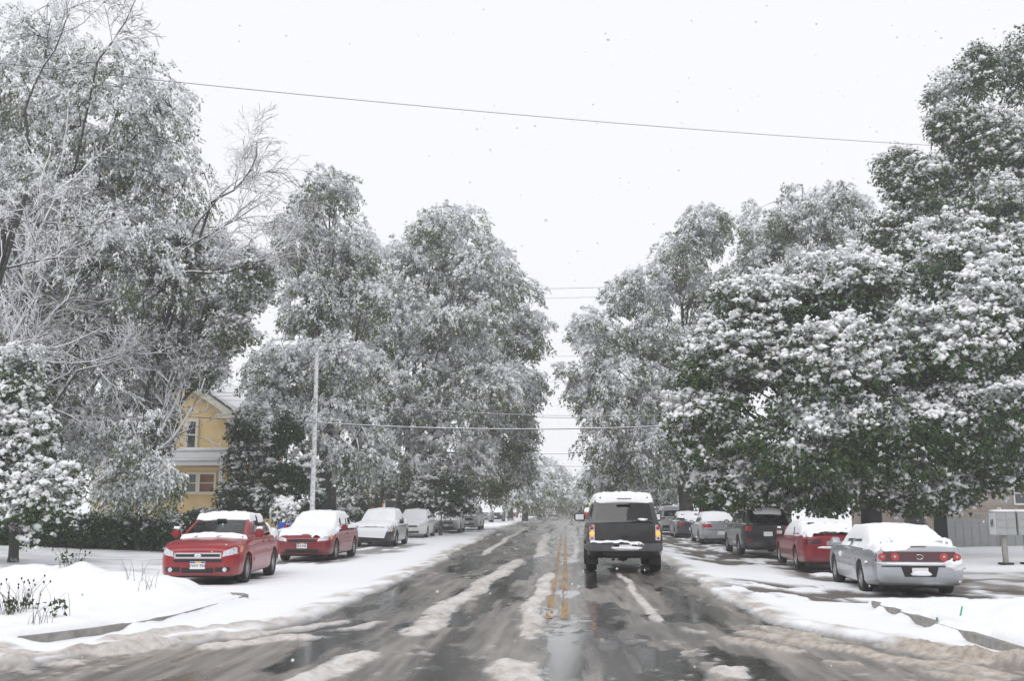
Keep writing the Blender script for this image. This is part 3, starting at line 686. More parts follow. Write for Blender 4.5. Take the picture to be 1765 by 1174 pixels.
def build_car(name, label, cat, P, loc, rz, snow, group=None, roll=0.0):
    root = empty(name, loc, rz); tag(root, label, cat, group)
    body = cut_arches(car_body_mesh(P), P); bo = link('body', body, [], root, True, 38)
    sh, panes = cabin(P); cab_ = sh.build('roof_and_pillars', P.get('roof_paint', P['paint']), root, True); weld(cab_.data); cab_.data.set_sharp_from_angle(angle=R(38))
    pans = []
    for n, mb in panes:
        gm = P.get('glass', 'car_glass'); gm = P.get('pane_mat', {}).get(n, gm)
        po = mb.build(n, gm, root, True); weld(po.data); pans.append(po)
    x1, x2, x3, x4 = P['cab']; bw = P['W'] / 2
    # inside: floor tray, seats with headrests, dashboard, wheel
    it = MB().box(((x1 + x4) / 2, 0, P['belt'] - .004), (x1 - x4 - .35, bw * 1.45, .03)).build('floor_tray', 'interior', root)
    MB().box((x1 - .42, 0, P['belt'] + .03), (.3, bw * 1.35, .09)).build('dashboard', 'interior', root, bevel=.02)
    for sx in ([x2 - .62, x2 - 1.45] if x2 - 1.45 > x4 + .3 else [x2 - .62]):
        for sy in (-1, 1):
            s = MB().box((sx, sy * bw * .42, P['belt'] + .10), (.13, .46, .30)).build('seat', 'interior', root, bevel=.04)
            MB().box((sx - .02, sy * bw * .42, P['belt'] + .32), (.09, .24, .14)).build('headrest', 'interior', s, bevel=.03)
    for wx in (P['fx'], P['fx'] - P['wb']):
        for s in (-1, 1): wheel(root, P, wx, s)
    MB().box((0, 0, P['zb'] + .02), (P['L'] * .86, bw * 1.5, .10)).build('underbody', 'black_plastic', root)
    bv = tree_bvh([bo, cab_] + pans); ext = [bo, cab_] + pans
    # wing mirrors
    mx_ = x1 - .38 if P['kind'] == 'sedan' else x1 - .30
    for s in (-1, 1):
        k = P.get('mirror', 1.0)
        m = MB().box((mx_, s * (bw * P.get('mirror_out', 1.0) + .06 * k), P['belt'] + .07 * k), (.11, .20 * k, .15 * k)).build('wing_mirror', P.get('mirror_mat', P['paint']), root, True, 50, bevel=.03)
        MB().box((mx_ - .058, s * (bw * P.get('mirror_out', 1.0) + .06 * k), P['belt'] + .07 * k), (.006, .15 * k, .10 * k)).build('mirror_glass', 'chrome', m); ext += [] if P.get('no_mirror_snow') else [m]
        # door seams and handles
        for xd in ([x1 - .25, (x2 + x3) / 2 - .02] + ([] if P.get('doors', 4) == 2 else [P['fx'] - P['wb'] + .36])):
            drape(bv, 'door_seam', 'black_plastic', root, '+y' if s > 0 else '-y', [(xd - .006, P['zb'] + .14), (xd + .006, P['zb'] + .14), (xd + .006, P['belt'] - .06), (xd - .006, P['belt'] - .06)], .002, (1, 5))
        for xd in ([(x2 + x3) / 2 + .12] + ([] if P.get('doors', 4) == 2 else [P['fx'] - P['wb'] + .50])):
            drape(bv, 'door_handle', P.get('handle', P['paint']), root, '+y' if s > 0 else '-y', [(xd - .10, P['belt'] - .14), (xd + .10, P['belt'] - .14), (xd + .10, P['belt'] - .105), (xd - .10, P['belt'] - .105)], .025, (3, 1))
        drape(bv, 'side_moulding', P.get('mould', P['paint']), root, '+y' if s > 0 else '-y', [(P['fx'] - P['wb'] + .5, P['zb'] + .27), (P['fx'] - .48, P['zb'] + .27), (P['fx'] - .48, P['zb'] + .33), (P['fx'] - P['wb'] + .5, P['zb'] + .33)], .012, (12, 1))
    # lamps, grille, plates
    for s in (-1, 1):
        for nm, mt, q in P.get('front_parts', []): drape(bv, nm, mt, root, '+x', [(s * y, z) for y, z in q], .008, (8, 4))
        for nm, mt, q in P.get('rear_parts', []): drape(bv, nm, mt, root, '-x', [(s * y, z) for y, z in q], .008, (8, 4))
    for nm, mt, q, of in P.get('front_mid', []): drape(bv, nm, mt, root, '+x', q, of, (14, 3))
    for nm, mt, q, of in P.get('rear_mid', []): drape(bv, nm, mt, root, '-x', q, of, (14, 3))
    for sg, z, tx, lb in P.get('plates', []): plate(bv, root, z, sg, tx, lb)
    if P.get('extra'): ext += P['extra'](root, bv, P) or []
    bs = tree_bvh(ext)
    # mirrors are stored in car space already
    for i, (nm, dp, mk, rs) in enumerate(snow): snow_on(bs, P, root, nm, dp, mk, rs, i + len(label))
    return root

def quad_r(y0, y1, z0, z1): return [(y0, z0), (y1, z0), (y1, z1), (y0, z1)]
def sedan(**k):
    P = dict(kind='sedan', L=4.5, W=1.74, H=1.44, zb=.19, hood=.80, belt=.93, deck=1.0, wr=.315, wb=2.62, fx=1.33, cab=(1.02, .30, -.92, -1.60), paint='silver_paint')
    P.update(k)
    P.setdefault('front_parts', [('headlamp', 'lamp_clear', [(.46, .60), (.80, .64), (.80, .77), (.50, .70)]), ('indicator', 'lamp_amber', [(.80, .65), (.825, .66), (.825, .76), (.80, .75)])])
    P.setdefault('front_mid', [('grille', 'black_plastic', quad_r(-.42, .42, .58, .67), .004), ('lower_intake', 'black_plastic', quad_r(-.5, .5, .27, .38), .004)])
    P.setdefault('rear_parts', [('tail_lamp', 'lamp_red', [(.40, .74), (.80, .72), (.80, .88), (.44, .88)])])
    P.setdefault('rear_mid', [('bumper_seam', 'black_plastic', quad_r(-.78, .78, .655, .67), .003)])
    P.setdefault('plates', [(1, .47, None, None), (-1, .52, None, None)])
    return P
def suv(**k):
    P = dict(kind='suv', L=4.6, W=1.82, H=1.68, zb=.24, hood=.98, belt=1.10, deck=1.10, wr=.35, wb=2.65, fx=1.40, cab=(1.05, .45, -1.95, -2.22), rw=.70, paint='black_paint')
    P.update(k)
    P.setdefault('front_parts', [('headlamp', 'lamp_clear', [(.50, .76), (.82, .80), (.82, .92), (.52, .88)])])
    P.setdefault('front_mid', [('grille', 'black_plastic', quad_r(-.45, .45, .70, .86), .004), ('lower_intake', 'black_plastic', quad_r(-.55, .55, .36, .50), .004)])
    P.setdefault('rear_parts', [('tail_lamp', 'lamp_red', [(.56, .90), (.80, .88), (.78, 1.06), (.58, 1.04)]), ('reflector', 'lamp_red', [(.55, .55), (.74, .55), (.74, .60), (.55, .60)])])
    P.setdefault('rear_mid', [('bumper_seam', 'black_plastic', quad_r(-.78, .78, .66, .68), .003)])
    P.setdefault('plates', [(1, .55, None, None), (-1, .78, None, None)])
    return P
FACE, AWAY = -math.pi / 2, math.pi / 2            # nose towards the camera, nose up the street
def roof_m(P, x0=None, x1=None): 
    c = P['cab']; return lambda X, Y, Z, N: (Z > P['H'] - .13) * ss(.3, .6, N)
def band(X, a, b, e=.05): return ss(a, a + e, X) * ss(b, b - e, X)
def cover(P, lo_z=None, parts='all', bare=0.0, seed=0):
    """snow over everything that faces up; bare = share melted off in patches"""
    def f(X, Y, Z, N):
        m = ss(.28, .50, N) * (Z > (lo_z or P['hood'] - .22))
        if bare: m = m * ss(bare - .07, bare + .07, fbm(X * 1.3, Y * 1.3, 0, 400 + seed, 3))
        return m
    return f

# --- red sedan nearest on the left, windscreen cleared
def focus_extra(root, bv, P):
    g = drape(bv, 'grille_bar', 'chrome', root, '+x', quad_r(-.47, .47, .655, .685), .02, (14, 2))
    drape(bv, 'grille_bar', 'chrome', root, '+x', quad_r(-.45, .45, .565, .60), .02, (14, 2))
    for s in (-1, 1): drape(bv, 'grille_bar', 'chrome', root, '+x', quad_r(s * .455, s * .485, .565, .685), .02, (2, 4))
    xf = max(v.co.x for v in g.data.vertices)
    e = MB().lathe([(.001, .0), (.075, .0), (.075, .012), (.06, .018), (.001, .018)], 20, Matrix.Translation((xf - .004, 0, .625)) @ Matrix.Rotation(R(90), 4, 'Y') @ Matrix.Diagonal((.42, 1, 1, 1))).build('oval_badge', 'chrome', root, True, 40)
    for s in (-1, 1):
        q = drape(bv, 'fog_lamp_bezel', 'black_plastic', root, '+x', quad_r(s * .36, s * .66, .29, .39), .005, (6, 3))
        xq = min(v.co.x for v in q.data.vertices) + .02
        xq = bv.ray_cast(Vector((6, s * .56, .34)), Vector((-1, 0, 0)))[0].x
        MB().lathe([(.001, 0), (.042, 0), (.045, .015), (.001, .02)], 16, Matrix.Translation((xq, s * .56, .34)) @ Matrix.Rotation(R(90), 4, 'Y')).build('fog_lamp', 'lamp_clear', root, True, 40)
    rvm = MB().box((P['cab'][1] - .02 + .22, 0, 1.33), (.03, .22, .06)).build('rear_view_mirror', 'interior', root, bevel=.01)
    MB().box((P['cab'][1] + .22, .03, 1.22), (.006, .045, .12)).build('air_freshener', 'teal', rvm)
    for s in (-.45, .15):
        hp = [bv.ray_cast(Vector((P['cab'][0] + .10 - .10 * t, s + .55 * t - .05, 4)), Vector((0, 0, -1)))[0] + Vector((0, 0, .015)) for t in np.linspace(0, 1, 6)]
        MB().tube(hp, .009, 5).build('wiper', 'black_plastic', root)
FP = sedan(L=4.44, W=1.72, H=1.44, hood=.86, belt=.97, deck=1.05, wr=.31, wb=2.61, fx=1.36, cab=(1.12, .26, -.85, -1.55), paint='red_paint',
    front_parts=[('headlamp', 'lamp_clear', [(.50, .60), (.79, .66), (.80, .82), (.52, .71)]), ('indicator', 'lamp_amber', [(.80, .67), (.82, .68), (.82, .80), (.80, .80)])],
    front_mid=[('grille', 'black_plastic', quad_r(-.46, .46, .57, .68), .004), ('upper_intake', 'black_plastic', quad_r(-.50, .50, .49, .55), .004), ('lower_intake', 'black_plastic', quad_r(-.33, .33, .27, .38), .004)],
    plates=[(1, .43, 'VWV 956', 'white plate reading VWV 956'), (-1, .6, None, None)], extra=focus_extra)
def focus_snow(X, Y, Z, N):
    roof = (Z > 1.31) * ss(.25, .5, N) * ss(.40, .30, X + (fbm(Y * 3, Y * 0, 0, 5) - .5) * .15)
    cowl = band(X, 1.0, 1.26 , .06) * (Z < 1.13) * (Z > .95) * ss(.12, .0, X - 1.16 - (fbm(Y * 3, Y * 0, 0, 9) - .5) * .22) * (np.abs(Y) < .72)
    mir = (np.abs(Y) > .80) * (Z > 1.03) * 1.0
    deck = (X < -1.25) * (Z > .95) * (Z < 1.2) * ss(.3, .5, N)
    return np.maximum.reduce([roof * .9, cowl * .42, mir * .8, deck * .8])
def park(x, y, head, L): return (x, y, gz(x, y) - .005)
build_car('red_sedan', 'red sedan nearest on the left with cleared windscreen and snowy roof', 'car', FP, (-7.80, 22.95, .035), FACE + R(4.5), [('snow_load', .085, focus_snow, .03)])

# --- second red car, hood and glass under snow
def c2_snow(X, Y, Z, N):
    wsx = (X < 1.0) & (X > .15)
    m = ss(.25, .5, N) * (Z > .60)
    gap = np.exp(-((X - .42) / .07) ** 2) * ss(-.45, -.15, -Y + .0) * (Y > -.1) * 1.3
    m = m * (1 - np.clip(gap, 0, 1)); edge = ss(2.16, 2.0, X + (fbm(Y * 2.3, X * 0, 0, 19) - .5) * .7)
    m = m * np.where(X > 1.0, edge * ss(.82, .70, np.abs(Y) + (fbm(X * 3, Y, 0, 18) - .5) * .2), 1)
    return m * np.where(np.abs(Y) > .84, 0, 1)
C2 = sedan(L=4.5, W=1.72, H=1.40, paint='dark_red_paint', plates=[(1, .48, 'BLS 945', 'white plate under the snow edge'), (-1, .55, None, None)], doors=2)
build_car('red_coupe', 'dark red two-door car with snow over bonnet and windscreen, behind the nearest red sedan', 'car', C2, (-7.90, 32.3, .035), FACE, [('snow_load', .11, c2_snow, .035)])
# --- black car wholly under snow
B3 = sedan(L=4.55, W=1.78, H=1.45, paint='black_paint', hood=.84)
def b3_snow(X, Y, Z, N):
    m = ss(.2, .4, N) * (Z > .42) * ss(.86, .78, np.abs(Y) + .10 * (fbm(X * 2, Y * 2, 0, 23) - .5))
    return np.where(np.abs(Y) > .9, 0, m)
b3 = build_car('black_car', 'black sedan with nose and windscreen wholly buried in snow', 'car', B3, (-7.96, 43.6, .035), FACE, [('snow_load', .12, b3_snow, .04)])
bvb = tree_bvh([c for c in b3.children if c.name.startswith(('body',))])
fs = drape(bvb, 'snow_on_nose', 'car_snow', b3, '+x', [(-.62, .42), (.50, .36), (.66, .80), (-.70, .80)], .05, (14, 6))
# --- white sedan
WP = sedan(L=4.55, W=1.74, H=1.44, paint='white_paint')
def w_snow(X, Y, Z, N): return ss(.25, .5, N) * (Z > .68) * (1 - .9 * np.exp(-((X - .38) / .05) ** 2)) * np.where(np.abs(Y) > .86, 0, 1)
build_car('white_sedan', 'white sedan with orange side lamp, parked behind the snow-buried black car', 'car', WP, (-8.25, 55.4, .035), FACE, [('snow_load', .09, w_snow, .045)])
# --- two grey vehicles behind it
GP = sedan(L=4.5, W=1.75, H=1.42, paint='grey_silver_paint', pane_mat={'windscreen': 'dusted_glass'})
build_car('grey_sedan', 'grey car with frosted windscreen beside the bare verge on the left', 'car', GP, (-7.75, 67.5, .03), FACE, [('snow_load', .04, cover(GP, bare=.45, seed=3), .06)])
VP = suv(L=4.9, W=1.9, H=1.80, paint='grey_silver_paint', pane_mat={'windscreen': 'dusted_glass'}, belt=1.15, hood=1.05, cab=(1.5, .8, -2.1, -2.35))
build_car('grey_van', 'tall grey van with frosted windscreen behind the grey car', 'van', VP, (-7.1, 74.5, .03), FACE, [('snow_load', .04, cover(VP, bare=.45, seed=4), .06)])
far_cars = [('white_sedan', 'rounded car buried in snow, first beyond the side street on the left', sedan(paint='white_paint', L=4.3), (-9.6, 103, .03), FACE, .14),
    ('white_hatchback', 'taller snow-covered car behind the first buried car beyond the side street', suv(paint='grey_silver_paint', H=1.66), (-8.9, 111, .03), FACE, .16),
    ('dark_suv', 'dark-nosed snowy vehicle third in the row beyond the side street', suv(paint='charcoal_paint', H=1.72), (-8.1, 119, .03), FACE, .12),
    ('white_van', 'pale snowy van far up the left side of the street', suv(paint='white_paint', H=1.9, L=5), (-9.4, 150, .03), FACE, .1),
    ('red_tailed_car', 'far snowy car with a reddish flank at the end of the left row', sedan(paint='dark_red_paint'), (-8.6, 163, .03), FACE, .1)]
for nm, lb, P, loc, hd, dp in far_cars: build_car(nm, lb, 'van' if 'van' in nm else 'car', P, loc, hd, [('snow_load', dp, cover(P), .08)], 'far cars parked along the left side')
RC = sedan(paint='red_paint', H=1.5); build_car('red_car', 'far red car with snowy roof driving just left of the dark off-roader', 'car', RC, (3.0, 128, .0), AWAY, [('snow_load', .12, cover(RC, 1.1), .08)])
OC = sedan(paint='white_paint'); build_car('oncoming_car', 'tiny pale oncoming car far down the middle of the street', 'car', OC, (-2.6, 190, .0), FACE, [('snow_load', .1, cover(OC, 1.1), .1)])

# --- right side: silver sedan with a wide dark red lamp band
def impala_extra(root, bv, P):
    for s in (-1, 1):
        for yy, rr_, mt in ((.72, .075, 'lamp_red_bright'), (.47, .085, 'lamp_red_bright')):
            h = bv.ray_cast(Vector((-6, s * yy, .80)), Vector((1, 0, 0)))[0]
            if h:
                l = MB().lathe([(.001, .0), (rr_, .0), (rr_ * .95, .016), (rr_ * .5, .022), (.001, .022)], 20, Matrix.Translation((h.x - .002, s * yy, .80)) @ Matrix.Rotation(R(-90), 4, 'Y')).build('round_tail_lamp', mt, root, True, 40)
                MB().lathe([(.001, .022), (rr_ * .34, .022), (.001, .03)], 12, Matrix.Translation((h.x - .002, s * yy, .80)) @ Matrix.Rotation(R(-90), 4, 'Y')).build('lamp_centre', 'lamp_clear', l, True)
    h = bv.ray_cast(Vector((-6, 0, .80)), Vector((1, 0, 0)))[0].x
    MB().tube([(h - .014, .07 * math.cos(a) , .80 + .045 * math.sin(a)) for a in np.linspace(.7, 5.6, 14)], .009, 5).build('badge', 'chrome', root, True)
    sp = MB().tube([(-P['L'] / 2 + .16 + .05 * math.cos(t * math.pi / 2), t * .70, P['deck'] + .085 - .03 * abs(t) ** 3) for t in np.linspace(-1, 1, 13)], [.018] + [.030] * 11 + [.018], 8).build('spoiler', P['paint'], root, True)
    for s in (-1, 1): MB().box((-P['L'] / 2 + .17, s * .58, P['deck'] + .035), (.08, .05, .09)).build('spoiler_foot', P['paint'], sp)
    MB().box((-P['L'] / 2 + .06, 0, P['deck'] - .02), (.03, .30, .022)).build('high_brake_lamp', 'lamp_dark_red', root)
    return [sp]
IP = sedan(L=5.05, W=1.85, H=1.38, hood=.83, belt=.95, deck=1.02, wr=.325, wb=2.81, fx=1.50, cab=(1.15, .38, -1.02, -1.82), paint='silver_paint', rear=1.12, extra=impala_extra,
    rear_parts=[], rear_mid=[('lamp_band', 'lamp_dark_red', [(-.83, .705), (.83, .705), (.80, .905), (-.80, .905)], .012), ('plate_recess', 'black_plastic', [(-.30, .41), (.30, .41), (.36, .60), (-.36, .60)], .004), ('bumper_groove', 'black_plastic', quad_r(-.86, .86, .60, .625), .003), ('bumper_lip', 'silver_paint', quad_r(-.86, .86, .28, .31), .015)],
    plates=[(1, .47, None, None), (-1, .51, None, 'white plate half covered with snow')])
def imp_snow(X, Y, Z, N):
    b = -P_['L'] / 2
    m = ss(.22, .42, N) * (Z > .93) * ss(.90, .80, np.abs(Y))
    m = np.where(Z > 1.04, m, m * ss(.35, .45, fbm(X * 1.5, Y * 1.5, 0, 28)))
    lip = (X < b + .10) * (Z < .70) * (Z > .45) * .6
    return np.maximum(m, lip * 0)
P_ = IP
imp = build_car('silver_sedan', 'silver sedan nearest on the right with wide dark red lamp band and snowy rear window', 'car', IP, (7.22, 23.25, -.13), AWAY - R(4), [('snow_load', .055, imp_snow, .03)])
# snow clinging to its bumper shelf, lamps and rear plate
def clod(parent, name, c, r, seed=0, sub=3, sq=(1, 1, 1), mat='car_snow'):
    bm = bmesh.new(); bmesh.ops.create_icosphere(bm, subdivisions=sub, radius=1)
    for v in bm.verts:
        p = v.co; k = .45 + 1.1 * float(fbm(np.array(p.x * 2.3 + seed), np.array(p.y * 2.3), np.array(p.z * 2.3), seed)); v.co = Vector((p.x * sq[0], p.y * sq[1], p.z * sq[2])) * r * k
    me = bpy.data.meshes.new(name); bm.to_mesh(me); bm.free(); o = link(name, me, mat, parent); o.location = c; return o
xr = -IP['L'] / 2
clod(imp, 'snow_clump', (xr + .05, -.66, .66), .20, 3, 3, (.45, 1.1, .75)); clod(imp, 'snow_clump', (xr - .0, .15, .665), .10, 5, 3, (.5, 6.2, .34)); clod(imp, 'snow_clump', (xr - .012, -.02, .475), .10, 6, 3, (.22, 1.7, .5))
clod(imp, 'snow_clump', (xr + .07, .72, .90), .11, 7, 3, (.5, 1.2, .8)); clod(imp, 'snow_clump', (.6, .93, .72), .10, 8, 3, (1.3, .3, .7)); clod(imp, 'snow_clump', (xr + .6, .91, .66), .07, 9, 3, (1.6, .3, .5))
# --- dark red coupe in front of it
RP = sedan(L=4.7, W=1.82, H=1.30, hood=.80, belt=.92, deck=1.0, wr=.32, wb=2.72, fx=1.4, cab=(1.1, .30, -.95, -1.75), paint='dark_red_paint', doors=2,
    rear_parts=[('tail_lamp', 'lamp_dark_red', [(.34, .74), (.80, .72), (.80, .86), (.38, .88)])], rear_mid=[('bumper_seam', 'black_plastic', quad_r(-.8, .8, .64, .66), .003), ('plate_recess', 'grey_silver_paint', quad_r(-.22, .22, .70, .82), .006)], plates=[(1, .45, None, None)])
def rp_snow(X, Y, Z, N):
    m = ss(.22, .42, N) * (Z > .94); m = np.where((X < -1.72) & (np.abs(X + 1.80) < .10), m * .1, m)
    return np.where((np.abs(Y) > .80) & (Z < 1.0) & (X < .5) , 0, m)
rc_ = build_car('dark_red_coupe', 'dark red coupe under thick snow in front of the silver sedan', 'car', RP, (7.5, 30.85, -.09), AWAY - R(2), [('snow_load', .10, rp_snow, .035)])
clod(rc_, 'snow_clump', (-2.33, 0, .64), .12, 12, 3, (.4, 4.5, .35))
# --- black SUV under the branches
BP = suv(L=4.55, W=1.82, H=1.68, paint='black_paint', glass='tinted_glass')
build_car('black_suv', 'black off-roader parked under the low maple branches', 'suv', BP, (7.15, 38.6, -.06), AWAY, [('snow_load', .03, cover(BP, 1.5, bare=.55, seed=8), .05)])
SP = sedan(L=4.9, W=1.84, H=1.46, paint='silver_paint', deck=1.06, rear_parts=[('tail_lamp', 'lamp_red_bright', [(.40, .78), (.84, .76), (.84, .92), (.46, .92)])])
build_car('silver_sedan', 'frosted silver sedan with bright red lamps beyond the black off-roader', 'car', SP, (7.25, 50.3, -.05), AWAY, [('snow_load', .05, cover(SP, .9), .04)])
DP = sedan(paint='dark_blue_paint', H=1.45); build_car('dark_sedan', 'dark sedan squeezed between the frosted silver sedan and the white crossover', 'car', DP, (6.95, 58.6, -.05), AWAY, [('snow_load', .04, cover(DP, .9, bare=.4, seed=2), .06)])
XP = suv(paint='white_paint', H=1.70, rear_parts=[('tail_lamp', 'lamp_red', [(.52, 1.0), (.82, .96), (.80, 1.10), (.60, 1.08)])], rear_mid=[('lower_bumper', 'black_plastic', quad_r(-.74, .74, .36, .60), .006)])
build_car('white_crossover', 'white crossover with dark lower bumper, furthest of the right row beside the driven off-roader', 'suv', XP, (6.75, 65.8, -.05), AWAY, [('snow_load', .09, cover(XP, 1.55), .05)])

# --- the dark grey SUV being driven away from the camera
def tahoe_extra(root, bv, P):
    xr = -P['L'] / 2
    # chrome step bumper
    bp = MB().box((xr - .05, 0, .66), (.20, 1.86, .19)).build('rear_bumper', 'bumper_metal', root, True, 40, bevel=.035)
    MB().box((xr - .155, 0, .675), (.008, .56, .11)).build('plate_recess', 'black_plastic', bp)
    MB().box((xr - .165, 0, .675), (.008, .31, .10)).build('number_plate', 'plate', bp)
    MB().box((xr + .10, 0, .50), (.16, 1.2, .14)).build('hitch_bar', 'black_plastic', root, bevel=.02)
    MB().tube([(xr + .05, .30, .47), (xr + .05, .30, .36), (xr + .35, .30, .33)], .03, 8).build('exhaust_pipe', 'black_plastic', root)
    ax = P['fx'] - P['wb']
    MB().tube([(ax, -.75, P['wr']), (ax, .75, P['wr'])], .05, 8).build('rear_axle', 'black_plastic', root)
    MB().lathe([(.001, -.14), (.12, -.10), (.15, 0), (.12, .10), (.001, .14)], 14, Matrix.Translation((ax, 0, P['wr']))).build('differential', 'black_plastic', root, True)
    for s in (-1, 1):
        h = drape(bv, 'tail_lamp', 'lamp_clear', root, '-x', quad_r(s * .765, s * .895, .83, 1.21), .012, (3, 8))
        xh = min(v.co.x for v in h.data.vertices)
        for z0, z1, mt, nm in ((1.09, 1.195, 'lamp_red_bright', 'brake_lens'), (.935, 1.06, 'lamp_lit', 'flashing_indicator'), (.845, .915, 'lamp_red_bright', 'lower_lens')):
            r_ = (z1 - z0) / 2
            MB().lathe([(.001, .0), (r_, .0), (r_ * .9, .018), (.001, .03)], 16, Matrix.Translation((xh + .004, s * .83, (z0 + z1) / 2)) @ Matrix.Rotation(R(-90), 4, 'Y') @ Matrix.Diagonal((1, .95, 1, 1))).build(nm, mt, h, True, 50)
        # roof rails, mud flaps
        MB().tube([(x_, s * .60, 1.90) for x_ in np.linspace(.4, -2.2, 8)], .02, 6).build('roof_rail', 'black_plastic', root, True)
        MB().box((ax - .46, s * .80, .36), (.02, .28, .34)).build('mud_flap', 'black_plastic', root)
        for k in range(13):                                      # louvre marks beside the rear glass
            pass
    dh = MB().box((xr - .012, 0, .905), (.03, .22, .05)).build('tailgate_handle', 'black_plastic', root, bevel=.01)
    xk = bv.ray_cast(Vector((-6, 0, 1.17)), Vector((1, 0, 0)))[0].x
    MB().lathe([(.001, 0), (.018, 0), (.018, .012), (.001, .014)], 12, Matrix.Translation((xk, 0, 1.17)) @ Matrix.Rotation(R(-90), 4, 'Y')).build('tailgate_lock', 'black_plastic', root)
    # rear wiper lying along the glass foot
    pts = []
    for t in np.linspace(0, 1, 8):
        h = bv.ray_cast(Vector((-6, -.10 - .62 * t, 1.26 + .05 * math.sin(t * 3.0))), Vector((1, 0, 0)))[0]; pts.append(h + Vector((-.03, 0, 0)))
    wp = MB().tube(pts, .012, 5).build('rear_wiper', 'black_plastic', root)
    clod(wp, 'snow_clump', pts[4] + Vector((-.01, 0, .035)), .07, 21, 3, (.6, 1.6, .5))
    MB().box((xr + .16, 0, 1.865), (.06, .36, .025)).build('high_brake_lamp', 'lamp_dark_red', root)
    clod(bp, 'snow_on_bumper', (xr - .14, -.05, .635), .12, 33, 3, (.35, 3.1, .45))
    return [bp]
TP = suv(L=5.05, W=1.96, H=1.90, zb=.40, hood=1.10, belt=1.27, deck=1.27, wr=.385, wb=2.95, fx=1.60, cab=(1.25, .65, -2.18, -2.44), rw=.745, cw=.945, paint='charcoal_paint', glass='tinted_glass', tw=.27,
    mirror=1.55, mirror_out=1.02, mirror_mat='black_plastic', rear_parts=[], rear_mid=[('tailgate_seam', 'black_plastic', quad_r(-.76, .76, .775, .79), .003)], plates=[(1, .7, None, None)], extra=tahoe_extra, mould='black_plastic', no_mirror_snow=True)
TP['rear_parts'] = [('tailgate_seam', 'black_plastic', quad_r(.745, .757, .80, 1.25))]
def tah_snow(X, Y, Z, N):
    st = (X < -2.50) * (Z > .70) * (Z < .80) * ss(.47, .57, fbm(Y * 1.6 + 3.3, X * .5, 0, 77, 2) + .12 * ss(.1, .6, np.abs(Y)))
    return np.maximum(st * .5, tah_roof(X, Y, Z, N))
def tah_roof(X, Y, Z, N): return (Z > 1.80) * ss(.2, .45, N) * ss(.86, .76, np.abs(Y)) * ss(-2.34, -2.28, X)
build_car('dark_grey_suv', 'dark grey off-roader driving away with lit orange tail lamps and snow on its roof', 'suv', TP, (1.49, 28.25, .0), AWAY, [('snow_load', .13, tah_snow, .035)])

# ------------------------------------------------------------------ trees
def unit(v): return v / np.maximum(np.linalg.norm(v, axis=-1, keepdims=True), 1e-9)
def leaves_mesh(p, a, b, l, w_):
    """pointed leaves: p foot, a axis, b side, l length, w_ width"""
    n = len(p); l = l[:, None]; w_ = w_[:, None]
    V = np.stack([p + b * w_ * .62, p + a * l * 1.15, p - b * w_ * .62], 1).reshape(-1, 3)
    return V, np.arange(n * 3).reshape(n, 3)
OCT = (np.array([(0, 0, 1), (1, 0, 0), (0, 1, 0), (-1, 0, 0), (0, -1, 0), (0, 0, -1)], float) * 1.08, np.array([(0, 1, 2), (0, 2, 3), (0, 3, 4), (0, 4, 1), (5, 2, 1), (5, 3, 2), (5, 4, 3), (5, 1, 4)]))
def blobs_mesh(c, s, ax, r_, tpl=OCT):
    """lumps of snow: centre, size (n,3), long axis direction (n,3)"""
    ICO_V, ICO_F = tpl; n = len(c); z = unit(ax); h = np.where(np.abs(z[:, 2:3]) < .9, np.array([[0, 0, 1.]]), np.array([[1., 0, 0]])); x = unit(np.cross(h, z)); y = np.cross(z, x)
    k = r_.uniform(.70, 1.3, (n, len(ICO_V), 1)); L = ICO_V[None] * k * s[:, None, :]
    V = c[:, None, :] + L[..., 0:1] * x[:, None] + L[..., 1:2] * y[:, None] + L[..., 2:3] * z[:, None]
    Fq = ICO_F[None] + (np.arange(n) * len(ICO_V))[:, None, None]
    return V.reshape(-1, 3), Fq.reshape(-1, 3)
def tubes_mesh(P, Rr, S=4):
    """many tubes at once: P (m,k,3), Rr (m,k)"""
    m, k, _ = P.shape; T = unit(np.gradient(P, axis=1)); h = np.where(np.abs(T[..., 2:3]) < .9, np.array([0, 0, 1.]), np.array([1., 0, 0]))
    A = unit(np.cross(T, h)); B = np.cross(T, A); an = 2 * np.pi * np.arange(S) / S
    V = P[:, :, None] + Rr[:, :, None, None] * (A[:, :, None] * np.cos(an)[:, None] + B[:, :, None] * np.sin(an)[:, None])
    i = np.arange(m * k * S).reshape(m, k, S); j = np.roll(i, -1, 2)
    Fq = np.stack([i[:, :-1], j[:, :-1], j[:, 1:], i[:, 1:]], -1).reshape(-1, 4)
    return V.reshape(-1, 3), Fq
def cat_mesh(parts):
    Vs, Fs, n = [], [], 0
    for V, Fq in parts: Vs.append(V); Fs.append(Fq + n); n += len(V)
    return np.concatenate(Vs), np.concatenate(Fs)
def bez(p0, p1, p2, n):
    t = np.linspace(0, 1, n)[:, None]; return (1 - t) ** 2 * p0 + 2 * t * (1 - t) * p1 + t * t * p2
